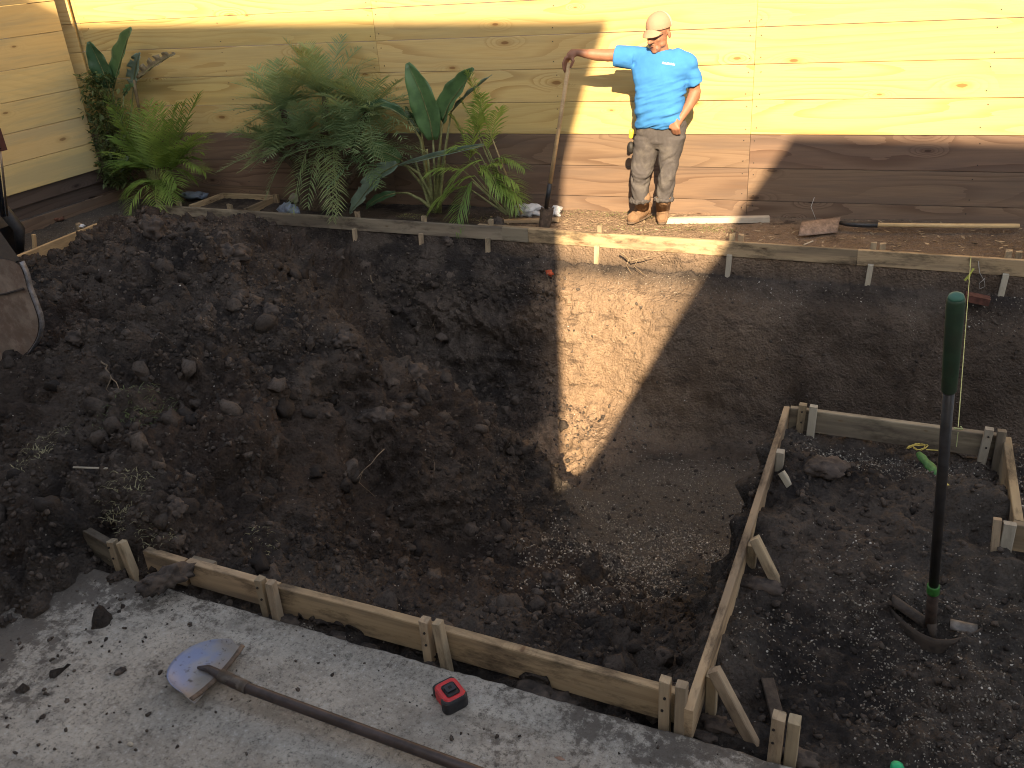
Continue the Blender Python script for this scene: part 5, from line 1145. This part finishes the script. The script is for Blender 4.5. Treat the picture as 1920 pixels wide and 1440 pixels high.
gravel('wall_gravel', 'white flecks of shell along the top of the cut wall under the far form', [(-2.4, 1.8, 6.5, 6.74, 1500, .05, 540), (-3.1, -2.2, 6.3, 6.7, 350, .1, 541)], .003, .0085)
gravel('strip_gravel', 'blue grey gravel in the gap between slab and near form', [(-2.75, -1.8, 2.025, 2.065, 500, .004, 550), (-1.8, -.5, 2.025, 2.065, 160, .004, 551), (-7.9, -7.45, 4, 7.2, 1200, .1, 552)], .003, .007)
gravel('shell_flecks', 'single white shell bits scattered on the soil heap', [(-7, -.6, 2.2, 6.6, 420, .1, 560)], .003, .0075, .1, plain('shell', (.6, .58, .53), .7))
# crumbs on the slab
n = 11000; u = rs.uniform(-3.3, 1.2, n); v = rs.uniform(.7, 2.0, n); q = np.stack([u, v, u * 0], 1)
dd = np.clip(.10 + .9 * sst(-1.9, -3.0, u) + .35 * sst(-.1, .6, fbm(q * 2.5, 3, 570)), 0, 1); ok = rs.rand(n) < dd * .55; u, v = u[ok], v[ok]
p = np.stack([u, v, np.full(len(u), SLAB_Z)], 1); nn_ = np.tile([0, 0, 1.], (len(u), 1)); sz = .0012 + .0095 * rs.rand(len(u)) ** 9
tag(scatter('slab_crumbs', cls, p, nn_, sz, M_CLOD, .25), 'crumbs and small clods of soil spilt on the concrete slab', 'soil crumbs', kind='stuff')
tag(scatter('slab_pebbles', pb_, np.stack([rs.uniform(-3, 1, 26), rs.uniform(1., 2., 26), np.full(26, SLAB_Z)], 1), np.tile([0, 0, 1.], (26, 1)), .002 + .006 * rs.rand(26), M_PEB, .1, False), 'few pale pebbles on the concrete slab', 'pebbles', kind='stuff')
pe = at(245, 1397, SLAB_Z); v_, f_ = ico(2); o = np_mesh('pebble', v_ * (.012, .008, .006), f_, M_WHITEPLANK, None, True); o.location = (pe[0], pe[1], SLAB_Z + .005); tag(o, 'single cream pebble near the bottom left of the slab', 'pebble')
lfm = at(1050, 1423, SLAB_Z); tag(mesh('dry_leaf', [lfm + np.array(q) for q in ((-.02, 0, .001), (0, .006, .006), (.02, .001, .001), (0, -.007, .003), (-.02, 0, 0), (0, .006, .005), (.02, .001, 0), (0, -.007, .002))], [(0, 1, 2, 3), (7, 6, 5, 4), (0, 4, 5, 1), (1, 5, 6, 2), (2, 6, 7, 3), (3, 7, 4, 0)], plain('dry_leaf', (.28, .17, .12), .8)), 'small dry brown leaf on the slab at the bottom edge', 'leaf')
cap_ = at(1682, 1440, -.15); MBc = MB().tube([cap_ + (0, 0, -.02), cap_ + (0, 0, .01), cap_ + (0, 0, .016)], [.02, .02, .012], 16); tag(MBc.build('plastic_disc', plain('bright_green_plastic', (.02, .42, .17), .45), None, True), 'bright green plastic disc on the soil at the bottom edge', 'disc')
of = at(1030, 512, -.3); v_, f_ = ico(2); o = np_mesh('orange_rag', v_ * (1 + .5 * fbm(v_ * 2.5, 3, 3))[:, None] * (.035, .03, .03), f_, plain('orange_cloth', (.40, .075, .03), .8, var=.3), None, False); o.location = pv(1030, 512, 6.58); tag(o, 'orange rag caught in the wall just left of the sunlit wedge', 'rag')
bk_ = pv(1832, 560, 6.62); o = MB().box(bk_, (.16, .08, .05), Matrix.Rotation(.15, 4, 'Y')).build('brick', plain('red_brick', (.085, .035, .026), .9, var=.3, bump=.5), None); tag(o, 'red brick end showing in the cut wall behind the green grip', 'brick')
# ------------------------------------------------------------------ weeds, roots, litter
def tuft(m, c, r, n, h, lean=.8, w_=.003, flat=1.):
    for k in range(n):
        a = random.uniform(0, 6.28); q = random.random() ** .5 * r; p = np.array(c) + (math.cos(a) * q, math.sin(a) * q * flat, 0)
        p[2] = gz(p[0], p[1]) - .004 if c[2] > -9 else c[2]; b = random.uniform(0, 6.28); l = h * random.uniform(.4, 1.1); d = np.array([math.cos(b) * lean, math.sin(b) * lean, random.uniform(.25, 1.)]); d /= np.linalg.norm(d); s = np.array([-math.sin(b), math.cos(b), 0]) * w_
        m.add([p - s, p + s, p + d * l * .55 + s * .7, p + d * l * .55 - s * .7, p + d * l - (0, 0, l * .35 * lean)], [(0, 1, 2, 3), (3, 2, 4)])
def spot(x, y, z):
    p = at(x, y, z)
    for _ in range(6): p = at(x, y, gz(p[0], p[1]))
    return p
for (sp, name, lb, mt) in (([(285, 770, .2, .13, 170, .07), (215, 790, .2, .10, 60, .06)], 'weed_tuft', 'dusty green weed tuft rooted in the middle of the heap', M_GRASS),
                       ([(85, 840, .12, .14, 120, .07), (60, 870, .1, .10, 60, .07)], 'weed_tuft', 'uprooted grass on the heap at the left frame edge', M_DRYGRASS),
                       ([(240, 930, .1, .12, 170, .07), (275, 980, .1, .09, 120, .06), (215, 960, .1, .08, 60, .05)], 'weed_tuft', 'dry grassy roots on the heap above the first near stakes', M_DRYGRASS),
                       ([(490, 1020, -.2, .07, 90, .05), (510, 1010, -.2, .05, 40, .05)], 'weed_tuft', 'small weed tuft on the slope above the second near stakes', M_DRYGRASS)):
    m = MB()
    for (x, y, z, r, n, h) in sp: tuft(m, spot(x, y, z), r, n, h, 1.1, .0022)
    tag(m.build(name, mt, None), lb, 'weeds', kind='stuff')
m = MB()
for (x, y, r, n) in ((1180, 405, .25, 260), (1290, 425, .30, 300), (1340, 430, .25, 160), (1215, 432, .3, 160), (1100, 402, .25, 120), (770, 406, .16, 260), (920, 412, .2, 120), (1130, 425, .2, 80)): tuft(m, spot(x, y, -.06), r, n, .035, 1., .003, .5)
tag(m.build('bank_grass', M_GRASS, None), 'thin trampled grass along the sunlit bank by the boots', 'grass', kind='stuff')
m = MB()
for k in range(900):
    x = random.uniform(-3.6, 2.2); p = np.array([x, random.uniform(6.9, fence_v(x) - .03), 0.]); p[2] = gz(p[0], p[1]) + .004
    a = random.uniform(0, 6.28); l = random.uniform(.008, .035); d = np.array([math.cos(a), math.sin(a), random.uniform(-.1, .3)]); s = np.array([-math.sin(a), math.cos(a), random.uniform(-.3, .3)]) * l * random.choice([.12, .35])
    m.add([p - d * l, p + s, p + d * l, p - s], [(0, 1, 2, 3)])
tag(m.build('leaf_litter', plain('leaf_litter', (.26, .20, .13), .9, var=.5, vs=9), None), 'dry leaf litter and chips along the foot of the fence', 'litter', kind='stuff')
def root(pts, r=.004, lab=''):
    t = MB(); P = [np.array(p) for p in pts]; Q = []
    for a, b in zip(P[:-1], P[1:]):
        for k in range(4): Q.append(lerp(a, b, k / 4) + np.array([random.uniform(-.012, .012) for _ in range(3)]))
    Q.append(P[-1]); t.tube(Q, list(np.linspace(r, r * .3, len(Q))), 5)
    for k in (3, 6):
        if k < len(Q) - 1: t.tube([Q[k], Q[k] + (random.uniform(-.05, .05), -.02, -.06), Q[k] + (random.uniform(-.08, .08), -.03, -.12)], [r * .5, r * .4, r * .2], 4)
    o = t.build('root', M_ROOT, None, True); return tag(o, lab, 'root', 'roots hanging from the dug soil')
root([pv(695, 515, 6.3), pv(705, 555, 6.26), pv(700, 590, 6.22), pv(708, 625, 6.18)], .006, 'long pale root hanging down the wall left of the hollow')
root([pv(785, 560, 6.3), pv(778, 590, 6.27), pv(774, 610, 6.25)], .004, 'short forked root in the dark wall of the hollow')
root([pv(820, 560, 6.3), pv(815, 620, 6.25), pv(818, 650, 6.22)], .0025, 'thin straight root in the dark wall right of the forked root')
root([pv(1030, 510, 6.55), pv(1022, 540, 6.5), pv(1018, 560, 6.48)], .003, 'thin root hanging below the orange rag')
root([pv(1165, 475, 6.62), pv(1185, 490, 6.60), pv(1210, 482, 6.60), pv(1228, 478, 6.6)], .008, 'brown roots sticking out of the sunlit bank below the form')
root([spot(190, 680, .2) + (0, 0, .02), spot(205, 705, .2) + (0, 0, .05), spot(225, 735, .2) + (0, 0, .01)], .007, 'pale root curving over the left of the heap')
root([spot(285, 760, .2) + (0, 0, .01), spot(300, 718, .2) + (0, 0, .10), spot(330, 712, .2) + (0, 0, .10), spot(350, 728, .2) + (0, 0, .02)], .004, 'arched thin root above the green weed tuft')
root([spot(802, 820, -.5) + (0, 0, .02), spot(805, 845, -.5) + (0, 0, .03), spot(815, 885, -.6) + (0, 0, .01)], .0025, 'thin root lying on the slope below the ridge')
root([spot(720, 850, -.3) + (0, 0, .02), spot(670, 905, -.3) + (0, 0, .02)], .003, 'thin root low on the middle of the slope')
# rubbish by the plants
def crumple(name, c, r, mat, lab, cat='bag', seed=1, sc3=(1, 1, .6)):
    v, f = ico(3); v = v * sc3; v = v * (1 + .5 * fbm(v * 2.6 + seed, 4, seed))[:, None]; o = np_mesh(name, v * r, f, mat, None, False); o.location = c; return tag(o, lab, cat)
M_BAG = plain('white_plastic', (.55, .56, .58), .35, var=.1); M_TARP = plain('blue_grey_tarp', (.16, .20, .27), .5, var=.25)
crumple('plastic_bag', tuple(at(990, 396, -.02)), .10, M_BAG, 'clear crumpled plastic bag on the ground left of the leaning shovel', seed=4, sc3=(1.3, .7, .7))
crumple('plastic_bag', tuple(at(1038, 398, -.02)), .07, M_BAG, 'small white plastic bag touching the leaning shovel on its right', seed=9, sc3=(1.2, .7, .8))
crumple('tarp_scrap', tuple(at(540, 392, .0)), .085, M_TARP, 'bluish crumpled sheet beside the plank box under the date palm', 'sheet', 6, (1.3, .6, .7))
crumple('tarp_scrap', tuple(at(365, 366, .0)), .10, M_TARP, 'grey sheet on the ground behind the plank box', 'sheet', 7, (1.6, .7, .4))
crumple('concrete_rubble', tuple(at(555, 372, -.02)), .06, M_PEB, 'grey chunk of rubble right of the plank box', 'rubble', 8, (1.1, .7, .8))
crumple('paper_scrap', tuple(at(152, 424, .02)), .035, M_BAG, 'white scrap on the end of the left form board', 'scrap', 12, (1.3, .8, .5))
crumple('leaf_pile', tuple(at(100, 410, -.08)), .10, plain('reddish_leaves', (.12, .055, .035), .9, var=.4), 'reddish patch of dead leaves at the foot of the left fence', 'leaves', 13, (1.6, .8, .25))
